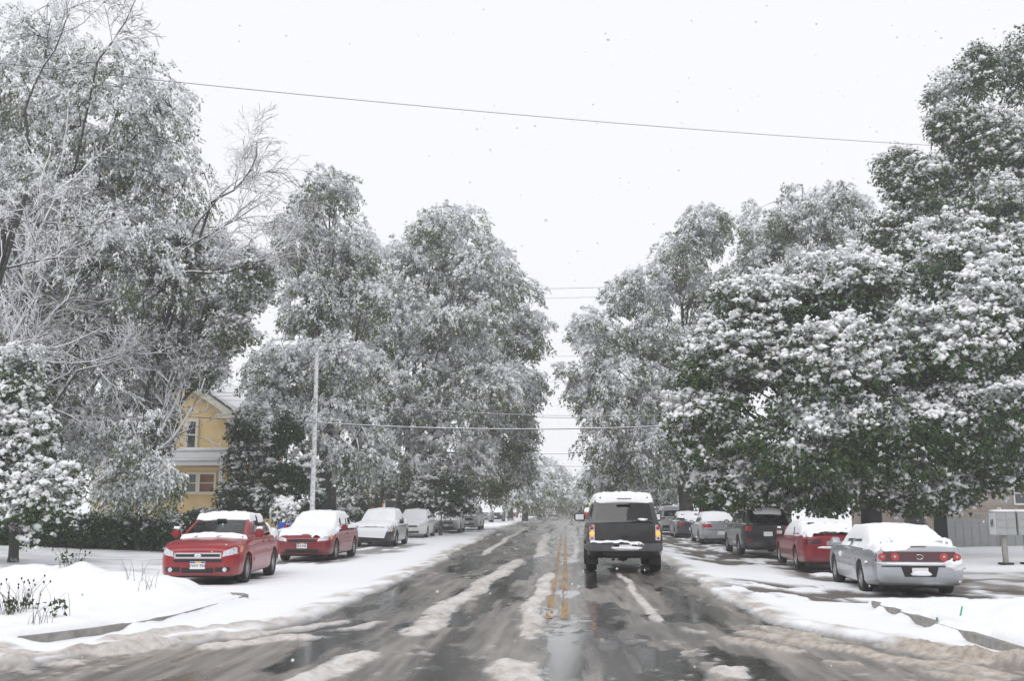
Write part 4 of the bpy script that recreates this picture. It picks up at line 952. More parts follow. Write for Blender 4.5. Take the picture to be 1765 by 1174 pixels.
STY = {   # leaf length, width, leaves per sprig, sprig size, droop, snow lumps: chance, size, elongation
    'maple': dict(mat='leaf_maple', ll=.14, lw=.11, n=17, size=.40, droop=.25, ps=1.9, ss=.102, el=1.0, lumps=10),
    'conifer': dict(mat='leaf_maple', ll=.14, lw=.08, n=19, size=.38, droop=.3, ps=1.2, ss=.092, el=1.0, lumps=7),
    'droop': dict(mat='leaf_grey', ll=.13, lw=.062, n=21, size=.52, droop=.68, ps=1.1, ss=.05, el=2.2, lumps=4),
    'pale': dict(mat='leaf_pale', ll=.15, lw=.085, n=22, size=.48, droop=.62, ps=1.15, ss=.06, el=1.9, lumps=5),
    'shrub': dict(mat='leaf_shrub', ll=.10, lw=.07, n=16, size=.26, droop=.2, ps=.7, ss=.07, el=1.2, lumps=6),
    'olive': dict(mat='leaf_olive', ll=.15, lw=.09, n=16, size=.40, droop=.5, ps=.35, ss=.07, el=1.4, lumps=3)}
def plant(name, label, cat, base, tr, lobes, style, count, seed, group=None, fork=.35, gap=.36, k=1.0, snow=None, frost_branch=True, top_bias=.6, limb=.30, twig=.3, low=None, rad=(0.45, 1.04), sub=5, clear=None):
    """a tree: trunk, limbs to every lobe of its crown, twigs, leaf sprigs and the snow lying on them.
    lobes: (centre, radii) in metres"""
    S = dict(STY[style]); S.update(snow or {}); r_ = np.random.default_rng(seed); base = np.array(base, float)
    root = empty(name, tuple(base)); tag(root, label, cat, group)
    C = np.array([l[0] for l in lobes], float) - base; Rd = np.array([l[1] for l in lobes], float)
    # --- wood
    wood = []; pts = []; top = C[:, 2].max(); cen = C.mean(0)
    fk = np.array([cen[0] * .25, cen[1] * .25, max(.4, top * fork)])
    trunk = bez(np.zeros(3) - [0, 0, .15], np.array([0, 0, fk[2] * .5]), fk, 8)
    wood.append(tubes_mesh(trunk[None], np.linspace(tr * 1.15, tr * .75, 8)[None] * np.r_[1.25, np.ones(7)][None], 10))
    for c, rd in zip(C, Rd):
        tip = c + np.array([0, 0, rd[2] * .75]) + r_.normal(0, .15, 3) * rd
        t0 = min(.97, r_.uniform(.55, 1.0)); st = trunk[int(t0 * 7)]
        mid = st * .45 + c * .55 + np.array([0, 0, .12 * np.linalg.norm(c - st)]) * (1 if c[2] > st[2] else .3) + r_.normal(0, .3, 3)
        ln = bez(st, mid, tip, 12) + r_.normal(0, .05, (12, 3)) * np.linspace(0, 1, 12)[:, None] * rd.mean() * .5
        r0 = tr * min(.62, limb * (.5 + rd.mean() / Rd.mean() * .5) + .05)
        wood.append(tubes_mesh(ln[None], np.linspace(r0, .012 * k, 12)[None], 6)); pts.append(ln[2:])
        for q in range(5):                                             # boughs inside the lobe
            i0 = r_.integers(3, 10); d = unit(r_.normal(0, 1, 3) * [1, 1, .6]); e = c + d * rd * .85; s0 = ln[i0]
            bl = bez(s0, (s0 + e) / 2 + np.array([0, 0, .18 * np.linalg.norm(e - s0)]), e, 8)
            wood.append(tubes_mesh(bl[None], np.linspace(r0 * .38, .008 * k, 8)[None], 5)); pts.append(bl[1:])
    pts = np.concatenate(pts)
    if sub:                                                            # each lobe breaks up into smaller leafy masses
        C0, R0 = C, Rd; q = unit(r_.normal(0, 1, (len(C0), sub, 3))); C = (C0[:, None] + q * R0[:, None] * r_.uniform(.40, .72, (len(C0), sub, 1))).reshape(-1, 3)
        Rd = (R0[:, None] * r_.uniform(.34, .56, (len(C0), sub, 1)) * np.array([1.1, 1.1, .85])).reshape(-1, 3)
        C = np.concatenate([C, C0]); Rd = np.concatenate([Rd, R0 * .95])
    # --- sprigs: through each lobe, thickest near its skin, with gaps
    wgt = (Rd[:, 0] * Rd[:, 2] + Rd[:, 0] * Rd[:, 1]) * np.where(np.arange(len(Rd)) >= len(Rd) - len(lobes), 1.5, .8); li = r_.choice(len(C), int(count * 2.2), p=wgt / wgt.sum())
    d = unit(r_.normal(0, 1, (len(li), 3))); rr = r_.uniform(rad[0] ** 2, rad[1] ** 2, len(li)) ** .5
    lump = .82 + .36 * fbm(d[:, 0] * 1.8 + li * 3.1, d[:, 1] * 1.8, d[:, 2] * 1.8, seed + 5)
    c = C[li] + d * Rd[li] * (rr * lump)[:, None]
    ok = fbm(c[:, 0] * .5 + seed, c[:, 1] * .5, c[:, 2] * .95 + .25 * np.hypot(c[:, 0] - cen[0], c[:, 1] - cen[1]), seed, 3) > gap + .06
    if low is not None: ok &= (c[:, 2] + base[2]) > low + .5 * fbm(c[:, 0], c[:, 1], 0, seed + 9)
    if clear: ok &= ~((c[:, 0] + base[0] > clear[0]) & (c[:, 2] + base[2] < clear[1]))
    c, d, li = c[ok][:count], d[ok][:count], li[ok][:count]; M = len(c)
    out = unit(d * [1, 1, .5]); n = S['n']; sz = S['size'] * k; dr = S['droop']
    g = r_.uniform(0, 1, (M, n, 1)); od = unit(out[:, None, :] + r_.normal(0, .35, (M, 1, 3)))
    if dr > .6: P = c[:, None] + od * g * sz * .9 - np.array([0, 0, 1.]) * g ** 1.8 * sz * 1.5 * dr + r_.normal(0, sz * .16, (M, n, 3))
    else: P = c[:, None] + r_.normal(0, 1, (M, n, 3)) * np.array([.55, .55, .24]) * sz + od * g * sz * .3
    ax = unit(od * (.7 - .35 * dr) - np.array([0, 0, 1.]) * (.25 + .75 * dr) + r_.normal(0, .45, (M, n, 3)))
    bs = unit(np.cross(ax, r_.normal(0, 1, (M, n, 3)) + np.array([0, 0, 1.2 * (1 - dr)])))
    P, ax, bs = P.reshape(-1, 3), ax.reshape(-1, 3), bs.reshape(-1, 3); N = len(P)
    lm = leaves_mesh(P, ax, bs, S['ll'] * k * r_.uniform(.7, 1.3, N), S['lw'] * k * r_.uniform(.7, 1.3, N))
    up_ = (1 - g[..., 0]).ravel() if dr > .6 else np.clip(.5 + (P - np.repeat(c, n, 0))[:, 2] / (sz * .8), 0, 1)
    ex_ = np.repeat(np.clip(.5 + .5 * d[:, 2], 0, 1), n)
    frost = .30 * up_ + .22 * ex_ + .55 * fbm(P[:, 0] * 1.1, P[:, 1] * 1.1, P[:, 2] * 1.1, seed + 31, 2) + .30 * r_.uniform(0, 1, N) - .10
    fm = np_mesh('foliage', *lm); fa = fm.attributes.new('frost', 'FLOAT', 'POINT'); fa.data.foreach_set('value', np.repeat(frost, 3).astype(np.float32))
    tag(link('foliage', fm, S['mat'], root, False), kind='stuff')
    # --- snow lumps: more on the sprigs that lie open to the sky
    expo = np.clip(.5 + .5 * d[:, 2] + .25 * (c[:, 2] - C[li][:, 2]) / Rd[li][:, 2], 0, 1); pn = fbm(c[:, 0] * .5, c[:, 1] * .5, c[:, 2] * .8, seed + 21, 2)
    hit = r_.uniform(0, 1, M) < S['ps'] * (1 - top_bias + top_bias * 1.7 * expo) * ss(.34, .56, pn)
    h = np.where(hit)[0]; q = S['lumps']
    if len(h):
        hc = np.repeat(c[h], q, 0); hd = np.repeat(od[h, 0], q, 0); m = len(hc); t = r_.uniform(0, 1, (m, 1))
        if dr > .6: bc = hc + hd * t * sz * .8 - np.array([0, 0, 1.]) * t ** 1.8 * sz * 1.3 * dr + r_.normal(0, sz * .1, (m, 3)); bx = unit(hd * .6 - np.array([0, 0, 1.]) * (.3 + t * 1.2))
        else:
            fall = .45; t = (np.tile(np.arange(q), len(h))[:, None] + r_.uniform(0, .8, (m, 1))) / q          # a tongue of snow along the sprig
            bc = hc + hd * (t - .35) * sz * 1.5 - np.array([0, 0, 1.]) * np.clip(t - .2, 0, 1) ** 2 * sz * fall + np.array([0, 0, .40 * sz]) + r_.normal(0, 1, (m, 3)) * np.array([.20, .20, .07]) * sz
            bx = unit(np.array([0, 0, 1.]) + hd * .45 * t + r_.normal(0, .2, (m, 3)))
        s0 = S['ss'] * k * np.clip(r_.lognormal(-.25, .34, (m, 1)), .35, 1.35)
        sz3 = np.concatenate([s0, s0 * r_.uniform(.7, 1.55, (m, 1)), s0 * (S['el'] if dr > .6 else .8)], 1)
        tag(link('snow_load', np_mesh('snow_load', *blobs_mesh(bc, sz3, bx, r_, OCT)), 'tree_snow', root), kind='stuff')
    # --- twigs
    tw = np.where(r_.uniform(0, 1, M) < twig)[0]
    if len(tw):
        e = c[tw]; i = np.empty(len(e), int)
        for a in range(0, len(e), 400): i[a:a + 400] = ((e[a:a + 400, None] - pts[None]) ** 2).sum(-1).argmin(1)
        s0 = pts[i]; ln_ = np.linalg.norm(e - s0, axis=1)[:, None]; mid = (s0 + e) / 2 + np.array([0, 0, .15]) * ln_
        t = np.linspace(0, 1, 4)[None, :, None]; TP_ = (1 - t) ** 2 * s0[:, None] + 2 * t * (1 - t) * mid[:, None] + t * t * e[:, None]
        wood.append(tubes_mesh(TP_, np.linspace(.022, .007, 4)[None] * np.ones((len(e), 1)) * k, 3))
    wv, wf = cat_mesh(wood); link('trunk', np_mesh('trunk', wv, wf), 'snowy_bark', root)
    return root
def lob(px, py, Y, rx, ry, rd=None):
    """a crown lobe seen at a pixel: centre and radii in metres at distance Y"""
    p = at(px, py, Y); m = Y / F_PX; return ((p.x, p.y, p.z), (rx * m, rd or (rx * m * .85), ry * m))
def foot(px, Y): 
    p = at(px, 875, Y); return (p.x, Y, gz(p.x, Y))
def bare_branches(name, label, base, specs, seed, group=None, mat='frosted_twig', cat='tree', r0=.05):
    """leafless frosted limbs: specs of (start, direction, length)"""
    r_ = np.random.default_rng(seed); segs = {}; base = np.array(base, float)
    root = empty(name, tuple(base)); tag(root, label, cat, group)
    def grow(p, d, L, r, lv):
        n = 7 if lv < 3 else 4; P = [np.array(p, float)]; dd = unit(np.array(d, float))
        for i in range(n - 1):
            dd = unit(dd + r_.normal(0, .13, 3) + np.array([0, 0, (-.05 if lv >= 2 else .03)])); P.append(P[-1] + dd * L / (n - 1))
        segs.setdefault(lv, []).append((np.array(P), np.linspace(r, r * .4, n)))
        if lv >= 3: return
        for q in range((6, 8, 6)[lv]):
            i = r_.integers(1 if lv else 2, n); nd = unit(dd * .9 + unit(r_.normal(0, 1, 3)) * .75); grow(P[i], nd, L * r_.uniform(.35, .6), r * .5, lv + 1)  # finer and finer
    tk, up, tl, trr = specs[-1]; tk = np.array(tk, float) - base; up = unit(np.array(up, float))
    for st, d, L, r in specs:
        st = np.array(st, float) - base; grow(st, d, L, r, 0)
        if np.linalg.norm(st - tk) > .5:                               # each limb grows out of the stem
            a = tk + up * min(tl * .8, max(1.0, st[2] * .62)); e = st + unit(np.array(d, float)) * L * .04
            segs[0].append((bez(a, (a + e) / 2 + np.array([0, 0, .1]), e, 7), np.linspace(max(r * 1.25, .03), r, 7)))
    parts = {k_: tubes_mesh(np.array([a for a, _ in v]), np.maximum(np.array([b for _, b in v]), .009), 6 if k_ < 2 else 3) for k_, v in segs.items()}
    link('limbs', np_mesh('limbs', *parts[0]), 'snowy_bark', root)
    br = link('branches', np_mesh('branches', *cat_mesh([parts[k_] for k_ in parts if k_])), mat, root); br['kind'] = 'stuff'; return root

# big drooping tree filling the left of the view
plant('willow_tree', 'huge drooping grey-green tree filling the upper left beside the yellow house', 'tree', foot(60, 39), .42,
    [lob(60, 120, 38, 120, 150), lob(200, 190, 37, 150, 130), lob(90, 380, 38, 190, 170, 5), lob(270, 330, 38, 110, 110), lob(230, 470, 37, 160, 130, 4.5), lob(110, 600, 38, 170, 140, 4.5), lob(230, 620, 38, 90, 110), lob(170, 740, 39.5, 120, 70, 3.0), lob(-80, 300, 38, 120, 260), lob(-60, 650, 38, 120, 200)],
    'droop', 8200, 11, gap=.27, k=.95, fork=.25, twig=.35, low=2.0, clear=(at(300, 700, 38).x, 5.9))
plant('dark_leafy_tree', 'darker leafy tree overhanging the yellow house gable', 'tree', foot(215, 41), .3,
    [lob(410, 480, 37, 75, 60), lob(370, 560, 37.5, 70, 60), lob(320, 440, 37.5, 80, 70), lob(310, 610, 38, 70, 60), lob(345, 640, 38, 45, 35), lob(265, 720, 39, 50, 70), lob(300, 560, 38, 70, 60)],
    'maple', 2300, 71, gap=.30, k=.85, fork=.35, snow=dict(ps=.55, ss=.08, mat='leaf_grey'), clear=(at(330, 700, 38).x, 5.9))
plant('young_tree', 'slender young tree with thin trunk on the lawn left of the nearest red sedan', 'tree', (gr(237, 945, .30).x, gr(237, 945, .30).y, gz(gr(237, 945, .30).x, gr(237, 945, .30).y)), .10,
    [lob(240, 750, 32.5, 42, 60), lob(275, 820, 32.5, 38, 50), lob(205, 830, 32.5, 34, 48)], 'droop', 650, 12, k=.7, gap=.3, fork=.5, snow=dict(mat='leaf_grey'))
plant('snowy_evergreen', 'broad snow-laden evergreen bush at the left edge of the picture', 'bush', foot(30, 26), .12,
    [lob(35, 660, 26, 40, 80), lob(25, 760, 26, 70, 70), lob(80, 850, 25.5, 60, 50), lob(10, 860, 25.5, 80, 70), lob(-40, 740, 26, 60, 120), lob(20, 930, 25.5, 50, 30)], 'maple', 1250, 13, k=.62, gap=.34, fork=.4, snow=dict(ps=1.4, ss=.12, lumps=10), top_bias=.45)
# tall trees behind the left row of cars
plant('tall_tree', 'tall slim pale tree with snowy bare mid-trunk behind the utility pole', 'tree', foot(563, 50), .48,
    [lob(565, 340, 50, 62, 60), lob(520, 420, 50, 60, 65), lob(600, 440, 50, 55, 70), lob(545, 530, 50, 75, 60), lob(625, 520, 50, 40, 50), lob(500, 640, 49, 80, 70), lob(600, 640, 49, 70, 80), lob(470, 710, 48, 55, 60), lob(570, 760, 48, 70, 80), lob(630, 780, 48, 45, 70)],
    'pale', 3600, 14, gap=.37, fork=.3, k=.95, low=2.6)
plant('street_tree', 'widest tree of the left row, arching over the street with a black trunk', 'tree', foot(694, 62), .55,
    [lob(780, 400, 62, 75, 55), lob(720, 470, 62, 85, 70), lob(830, 470, 61, 65, 70), lob(680, 560, 61, 80, 80), lob(790, 570, 61, 100, 80, 4), lob(700, 680, 60, 90, 80), lob(820, 680, 60, 90, 80), lob(690, 780, 59, 60, 60), lob(780, 780, 60, 80, 60)],
    'pale', 4600, 15, gap=.35, fork=.25, k=1.1, low=3.0)
plant('leaning_tree', 'tree with olive leaves whose right side overhangs the street', 'tree', foot(770, 72), .45,
    [lob(890, 510, 72, 50, 50), lob(915, 570, 71, 42, 50), lob(870, 590, 72, 60, 60), lob(890, 660, 70, 55, 50), lob(860, 730, 72, 65, 60), lob(840, 800, 72, 50, 55), lob(890, 790, 76, 32, 45)],
    'pale', 2300, 16, gap=.36, fork=.25, k=1.15, snow=dict(mat='leaf_grey', ps=.25), low=2.8)
plant('olive_tree', 'small olive-green tree under the overhanging tree', 'tree', foot(815, 80), .22, [lob(815, 800, 80, 45, 50), lob(850, 830, 80, 35, 40), lob(790, 840, 80, 30, 35)], 'olive', 600, 17, k=1.3, gap=.3)
plant('second_trunk_tree', 'thin dark-trunked tree between the two thick black trunks', 'tree', foot(654, 58), .26, [lob(650, 790, 58, 40, 55), lob(630, 740, 58, 40, 50)], 'pale', 420, 18, k=1.0)
plant('lilac_bush', 'rounded snow-flecked bush behind the white sedan', 'bush', foot(760, 58), .1, [lob(760, 845, 58, 42, 36), lob(725, 870, 58, 30, 25), lob(790, 865, 59, 30, 25)], 'maple', 620, 19, k=.85, snow=dict(mat='leaf_shrub', ps=.9, ss=.10), fork=.3)
plant('evergreen_tree', 'dark dense evergreen at the right corner of the yellow house', 'tree', foot(427, 44), .14, [lob(425, 745, 44, 32, 45), lob(430, 810, 44, 42, 50), lob(425, 860, 44, 50, 36)], 'shrub', 1000, 20, k=1.05, gap=.28, fork=.4, snow=dict(ps=.5))
plant('evergreen_tree', 'snowier evergreen between the dark evergreen and the utility pole', 'tree', foot(500, 43), .14, [lob(490, 755, 43, 34, 45), lob(505, 820, 43, 44, 50), lob(480, 860, 43, 40, 32), lob(525, 865, 43, 28, 28)], 'shrub', 1000, 21, k=1.1, gap=.28, fork=.4, snow=dict(ps=.9, ss=.085, lumps=9))
# dark hedge behind the lawn
hx = [(70, 912, 52, 45), (120, 918, 50, 36), (170, 915, 50, 38), (220, 912, 48, 36), (275, 905, 45, 34), (310, 915, 30, 26), (20, 915, 60, 45)]
plant('hedge', 'dark green hedge along the back of the left lawn', 'hedge', foot(170, 34), .08, [lob(a, b + 4, 34, c_, d_, 1.1) for a, b, c_, d_ in hx], 'shrub', 2600, 22, k=1.0, gap=.2, fork=.3, snow=dict(ps=.10), rad=(.3, 1.02))
for i, (px, py, Y, rx, ry, lb) in enumerate(((345, 890, 44, 28, 12, 'low snow-heaped bush under the yellow house porch'), (600, 890, 50, 26, 12, 'long low snow-capped hedge behind the dark red two-door car'), (492, 885, 36, 16, 22, 'small bush bowed under snow beside the blue sign'), (720, 893, 62, 26, 13, 'low snowy bush left of the white sedan'))):
    plant('snowy_bush', lb, 'bush', foot(px, Y), .03, [lob(px, py, Y, rx, ry)], 'shrub', 200, 30 + i, k=.8, snow=dict(ps=1.4, ss=.10, lumps=12), gap=.15, fork=.3, top_bias=.3)
plant('hydrangea_bush', 'snow-flecked bushes hiding most of the orange house', 'bush', foot(622, 70), .06, [lob(612, 858, 70, 42, 32), lob(600, 838, 72, 30, 30), lob(672, 845, 74, 34, 16)], 'shrub', 620, 72, k=1.3, gap=.2, fork=.3)
# right side
plant('maple_tree', 'broad maple heaped with thick snow over the right row of cars', 'tree', foot(1500, 37), .38,
    [lob(1260, 640, 36, 90, 90), lob(1215, 730, 36, 62, 70), lob(1330, 560, 37, 100, 90), lob(1440, 640, 35, 110, 90), lob(1460, 520, 37, 110, 90), lob(1600, 600, 35, 120, 90), lob(1720, 560, 35, 110, 110), lob(1640, 480, 37, 110, 80), lob(1390, 760, 35, 110, 80), lob(1530, 760, 35, 120, 80), lob(1690, 720, 35, 120, 90), lob(1270, 820, 37, 70, 60), lob(1420, 840, 36, 80, 50), lob(1560, 840, 36.5, 80, 45), lob(1700, 805, 37, 80, 50), lob(1625, 850, 37.5, 60, 35), lob(1800, 650, 36, 100, 160)],
    'maple', 8800, 41, gap=.30, fork=.3, k=.95, twig=.3, top_bias=.85)
plant('spire_tree', 'tall dark spired tree at the upper right, snow in tufts', 'tree', foot(1575, 46), .4,
    [lob(1690, 130, 44, 42, 70), lob(1765, 130, 44, 40, 90), lob(1640, 200, 44, 45, 80), lob(1720, 260, 44, 85, 80), lob(1600, 330, 44, 70, 70), lob(1550, 300, 44, 40, 50), lob(1700, 370, 43, 110, 70), lob(1800, 300, 44, 80, 120), lob(1550, 400, 44, 60, 50), lob(1640, 430, 42, 90, 60), lob(1740, 450, 42, 80, 60)],
    'conifer', 5200, 42, gap=.30, fork=.4, k=1.0, snow=dict(ps=.75))
plant('birch_tree', 'airy drooping tree right of the street with fine grey-green leaves', 'tree', foot(1184, 62), .42,
    [lob(1215, 390, 62, 42, 50), lob(1180, 450, 62, 60, 60), lob(1110, 510, 62, 62, 55), lob(1220, 500, 62, 50, 60), lob(1150, 580, 62, 80, 60), lob(1040, 580, 62, 62, 60), lob(1000, 640, 61, 42, 52), lob(1070, 670, 61, 80, 60), lob(1160, 680, 62, 80, 70), lob(1050, 750, 60, 60, 60), lob(1130, 770, 61, 70, 60), lob(1060, 820, 62, 50, 45), lob(1190, 800, 62, 50, 50)],
    'pale', 4300, 43, gap=.37, fork=.3, k=1.1, low=2.2)
plant('background_tree', 'pale tree top showing between the airy tree and the maple', 'tree', foot(1350, 60), .4,
    [lob(1330, 390, 60, 55, 55), lob(1375, 360, 60, 40, 50), lob(1440, 370, 58, 60, 60), lob(1310, 470, 60, 60, 60), lob(1410, 450, 58, 80, 70), lob(1480, 420, 58, 50, 60)], 'pale', 1900, 44, k=1.1, gap=.36, fork=.4, snow=dict(ps=.6))
plant('roadside_tree', 'shorter snow-flecked tree behind the driven off-roader', 'tree', foot(1150, 75), .3, [lob(1120, 830, 76, 60, 40), lob(1180, 840, 74, 45, 40), lob(1060, 845, 84, 35, 32)], 'pale', 800, 45, k=1.2, low=2.0)
plant('corner_bush', 'dense snowy bush behind the brick pillar', 'bush', foot(1245, 52), .15, [lob(1240, 850, 52, 50, 40), lob(1300, 870, 46, 50, 30)], 'shrub', 600, 46, k=1.2, snow=dict(ps=.7))
# far rows fading into the snowfall
far = []
r_ = np.random.default_rng(5)
for i, (px, top, Y, wd) in enumerate(((905, 790, 110, 45), (880, 760, 125, 40), (930, 800, 150, 45), (950, 790, 200, 40), (915, 770, 190, 40), (965, 815, 270, 30), (945, 820, 300, 25), (1035, 800, 130, 40), (1015, 815, 170, 35), (1000, 820, 230, 30), (985, 830, 300, 25), (1040, 770, 190, 40), (975, 835, 380, 30), (860, 700, 150, 60), (1080, 740, 150, 60))):
    left = px < 976; h = 875 - top
    plant('far_tree', ('snow-hazed tree %s in the far left row down the street' if left else 'snow-hazed tree %s in the far right row down the street') % ('nearest', 'second', 'third', 'fourth', 'fifth', 'sixth', 'seventh', 'first', 'second', 'third', 'fourth', 'fifth', 'at the very end', 'tallest', 'tallest')[i], 'tree', foot(px, Y), .35,
        [lob(px, top + h * .25, Y, wd * .6, h * .25), lob(px - wd * .4, top + h * .5, Y, wd * .6, h * .25), lob(px + wd * .4, top + h * .5, Y, wd * .6, h * .28), lob(px, top + h * .72, Y, wd * .8, h * .22)],
        'pale', 260, 50 + i, 'far trees along the street', k=Y / 52.0, low=1.5, twig=.15)
# bare frosted limbs
m = lambda px, py, Y: tuple(at(px, py, Y))
bare_branches('bare_tree', 'leafless frosted limbs fanning out right of the huge drooping tree', foot(225, 36), [(m(300, 440, 36), (.75, .1, .55), 4.2, .045), (m(330, 400, 36), (.6, -.1, .7), 3.6, .04), (m(300, 470, 36), (.95, 0, .22), 4.4, .06), (m(360, 350, 36), (.7, .2, .45), 3.2, .05), (foot(225, 37), (.05, 0, 1), 6.5, .11)], 66)
bare_branches('bare_tree', 'white frosted leafless tree at the left edge, half way up', foot(-30, 30), [(m(-40, 560, 30), (.5, 0, .8), 3.6, .06), (m(-30, 470, 30), (.75, 0, .5), 2.8, .05), (m(-40, 600, 30), (.8, 0, .1), 3.0, .05), (foot(-40, 30), (0, 0, 1), 8.0, .10), (m(-30, 420, 30), (.6, 0, .75), 2.6, .05)], 62)
bare_branches('bare_branch', 'long bare frosted bough sweeping low across the left trees', foot(40, 33), [(m(60, 620, 33), (.95, 0, .0), 3.6, .06), (m(130, 640, 33), (.8, 0, .35), 2.2, .04), (m(80, 690, 33), (.6, 0, -.5), 2.6, .04), (foot(40, 33), (.05, 0, 1), 6.5, .1)], 63)
bare_branches('tall_bare_tree', 'bare boughs reaching up past the top edge at upper left', foot(150, 35), [(m(165, 110, 35), (.5, 0, .85), 3.2, .04), (m(40, 200, 35), (.35, 0, .9), 4.6, .05), (foot(60, 36), (-.02, 0, 1), 11, .16)], 64)

# ------------------------------------------------------------------ houses
def wall_courses(x0, x1, z0, z1, y, h=.11):
    """lapped boards on a wall that faces the street end (-y)"""
    m = MB(); z = z0
    while z < z1 - .01:
        zt = min(z + h, z1); m.add([(x0, y - .022, z), (x1, y - .022, z), (x1, y, zt), (x0, y, zt), (x0, y, z), (x1, y, z)], [(0, 1, 2, 3), (4, 5, 1, 0)]); z = zt
    return m
def window(parent, x0, x1, z0, z1, y, trim='cream_trim', glass='window_glass', split=True, t=.12):
    f = MB()
    f.box(((x0 + x1) / 2, y - .05, z1 + t / 2), (x1 - x0 + 2 * t, .10, t)).box(((x0 + x1) / 2, y - .05, z0 - t / 2), (x1 - x0 + 2 * t, .10, t)).box((x0 - t / 2, y - .05, (z0 + z1) / 2), (t, .099, z1 - z0)).box((x1 + t / 2, y - .05, (z0 + z1) / 2), (t, .099, z1 - z0))
    o = f.build('window', trim, parent)
    MB().box(((x0 + x1) / 2, y - .028, (z0 + z1) / 2), (x1 - x0 + .02, .012, z1 - z0 + .02)).build('pane', glass, o)
    if split: MB().box(((x0 + x1) / 2, y - .042, (z0 + z1) / 2), (x1 - x0, .02, .05)).build('sash_bar', trim, o)
    MB().box(((x0 + x1) / 2, y - .085, z0 - t - .005), (x1 - x0 + 2.4 * t, .15, .05)).build('sill', trim, o)
    return o
HY = 50.0
hb = at(398, 875, HY).x; hz = gz(hb - 3, HY)
zpx = lambda py, Y=HY: at(398, py, Y).z
xpx = lambda px, Y=HY: at(px, 800, Y).x
house = empty('yellow_house', (hb - 3.5, HY + 4, hz)); tag(house, 'yellow clapboard house with cream trim and snowy porch roof behind the left cars', 'house')
house_off = Vector(house.location)
def hpart(mb, name, mat, par=None, **k):
    o = mb.build(name, mat, None, **k); o.data.transform(Matrix.Translation(-house_off)); o.parent = par or house; return o
x_l, x_r = hb - 7.2, hb; ze, za = zpx(712), zpx(712) + 2.35; xm = (x_l + x_r) / 2
w_ = wall_courses(x_l, x_r, hz - .3, ze, HY)
z = ze
while z < za - .05:                                             # gable boards
    t0, t1 = (z - ze) / (za - ze), (min(z + .11, za) - ze) / (za - ze)
    a0, a1, b0, b1 = x_l + (xm - x_l) * t0, x_r + (xm - x_r) * t0, x_l + (xm - x_l) * t1, x_r + (xm - x_r) * t1
    w_.add([(a0, HY - .022, z), (a1, HY - .022, z), (b1, HY, min(z + .11, za)), (b0, HY, min(z + .11, za))], [(0, 1, 2, 3)]); z += .11
w_.add([(x_r, HY, hz - .3), (x_r, HY + 9, hz - .3), (x_r, HY + 9, ze), (x_r, HY, ze)], [(0, 1, 2, 3)]).add([(x_l, HY, hz - .3), (x_l, HY + 9, hz - .3), (x_l, HY + 9, ze), (x_l, HY, ze)], [(0, 3, 2, 1)])
hpart(w_, 'wall', 'yellow_siding')
for s_, xa in ((1, x_r), (-1, x_l)):
    hpart(MB().box((xa - s_ * .11, HY - .035, (hz + ze) / 2), (.24, .07, ze - hz)), 'corner_board', 'cream_trim')
    rf = MB(); e = Vector((xa + s_ * .55, 0, ze - .36)); p = Vector((xm, 0, za + .12)); nn = Vector((p.z - e.z, 0, -(p.x - e.x))).normalized(); nn = nn if nn.z > 0 else -nn
    rf.add([(q.x + nn.x * k_, yy, q.z + nn.z * k_) for q in (e, p) for yy in (HY - .45, HY + 9.4) for k_ in (0, .12)], [(0, 1, 3, 2), (4, 6, 7, 5), (0, 4, 5, 1), (2, 3, 7, 6), (1, 5, 7, 3), (0, 2, 6, 4)])
    ro = hpart(rf, 'roof', 'roof_shingle')
    rs = MB(); rs.add([(q.x + nn.x * k_, yy, q.z + nn.z * k_) for q in (e, p) for yy in (HY - .47, HY + 9.4) for k_ in (.123, .25)], [(0, 1, 3, 2), (4, 6, 7, 5), (0, 4, 5, 1), (2, 3, 7, 6), (1, 5, 7, 3), (0, 2, 6, 4)]); hpart(rs, 'roof_snow', 'snow', ro)
    bg_ = MB(); bg_.add([(q.x + nn.x * k_, yy, q.z + nn.z * k_) for q in (e, p) for yy in (HY - .47, HY - .40) for k_ in (-.30, -.005)], [(0, 1, 3, 2), (4, 6, 7, 5), (0, 4, 5, 1), (2, 3, 7, 6), (1, 5, 7, 3), (0, 2, 6, 4)]); hpart(bg_, 'bargeboard', 'cream_trim', ro)
    hpart(MB().box((xa - s_ * .10, HY - .24, ze - .22), (1.3, .44, .16)).box((xa - s_ * .10, HY - .24, ze - .10), (1.45, .50, .07)), 'eave_return', 'cream_trim', ro)
def hwin(px0, px1, py0, py1, y, **k):
    o = window(None, xpx(px0, y), xpx(px1, y), zpx(py1, y), zpx(py0, y), y, **k)
    for q in [o] + list(o.children): q.data.transform(Matrix.Translation(-house_off))
    o.parent = house; return o
hwin(322, 335, 727, 771, HY - .02, t=.14)
hwin(255, 268, 727, 771, HY - .02, t=.14)
# enclosed porch in front
PY = HY - 1.9; xp0, xp1 = xpx(262, PY), xpx(377, PY); zt_ = zpx(806, PY)
pw = wall_courses(xp0, xp1, hz - .3, zt_, PY)
pw.add([(xp1, PY, hz - .3), (xp1, HY, hz - .3), (xp1, HY, zt_), (xp1, PY, zt_)], [(0, 1, 2, 3)]); hpart(pw, 'porch_wall', 'yellow_siding')
for px0, px1 in ((276, 296), (304, 319), (324, 340), (347, 371)): hwin(px0, px1, 818, 848, PY - .01, t=.10, glass='window_blind' if px0 == 347 else 'window_glass', split=True)
xe = xpx(387, PY)
pr = hpart(MB().box(((xp0 + xe) / 2, HY - 1.15, zpx(800, PY)), (xe - xp0 + .5, 2.5, .16)), 'porch_roof', 'white_trim')
hpart(MB().box(((xp0 + xe) / 2, HY - 1.10, zpx(800, PY) + .17), (xe - xp0 + .56, 2.6, .17)), 'roof_snow', 'snow', pr, bevel=.06, smooth=True)
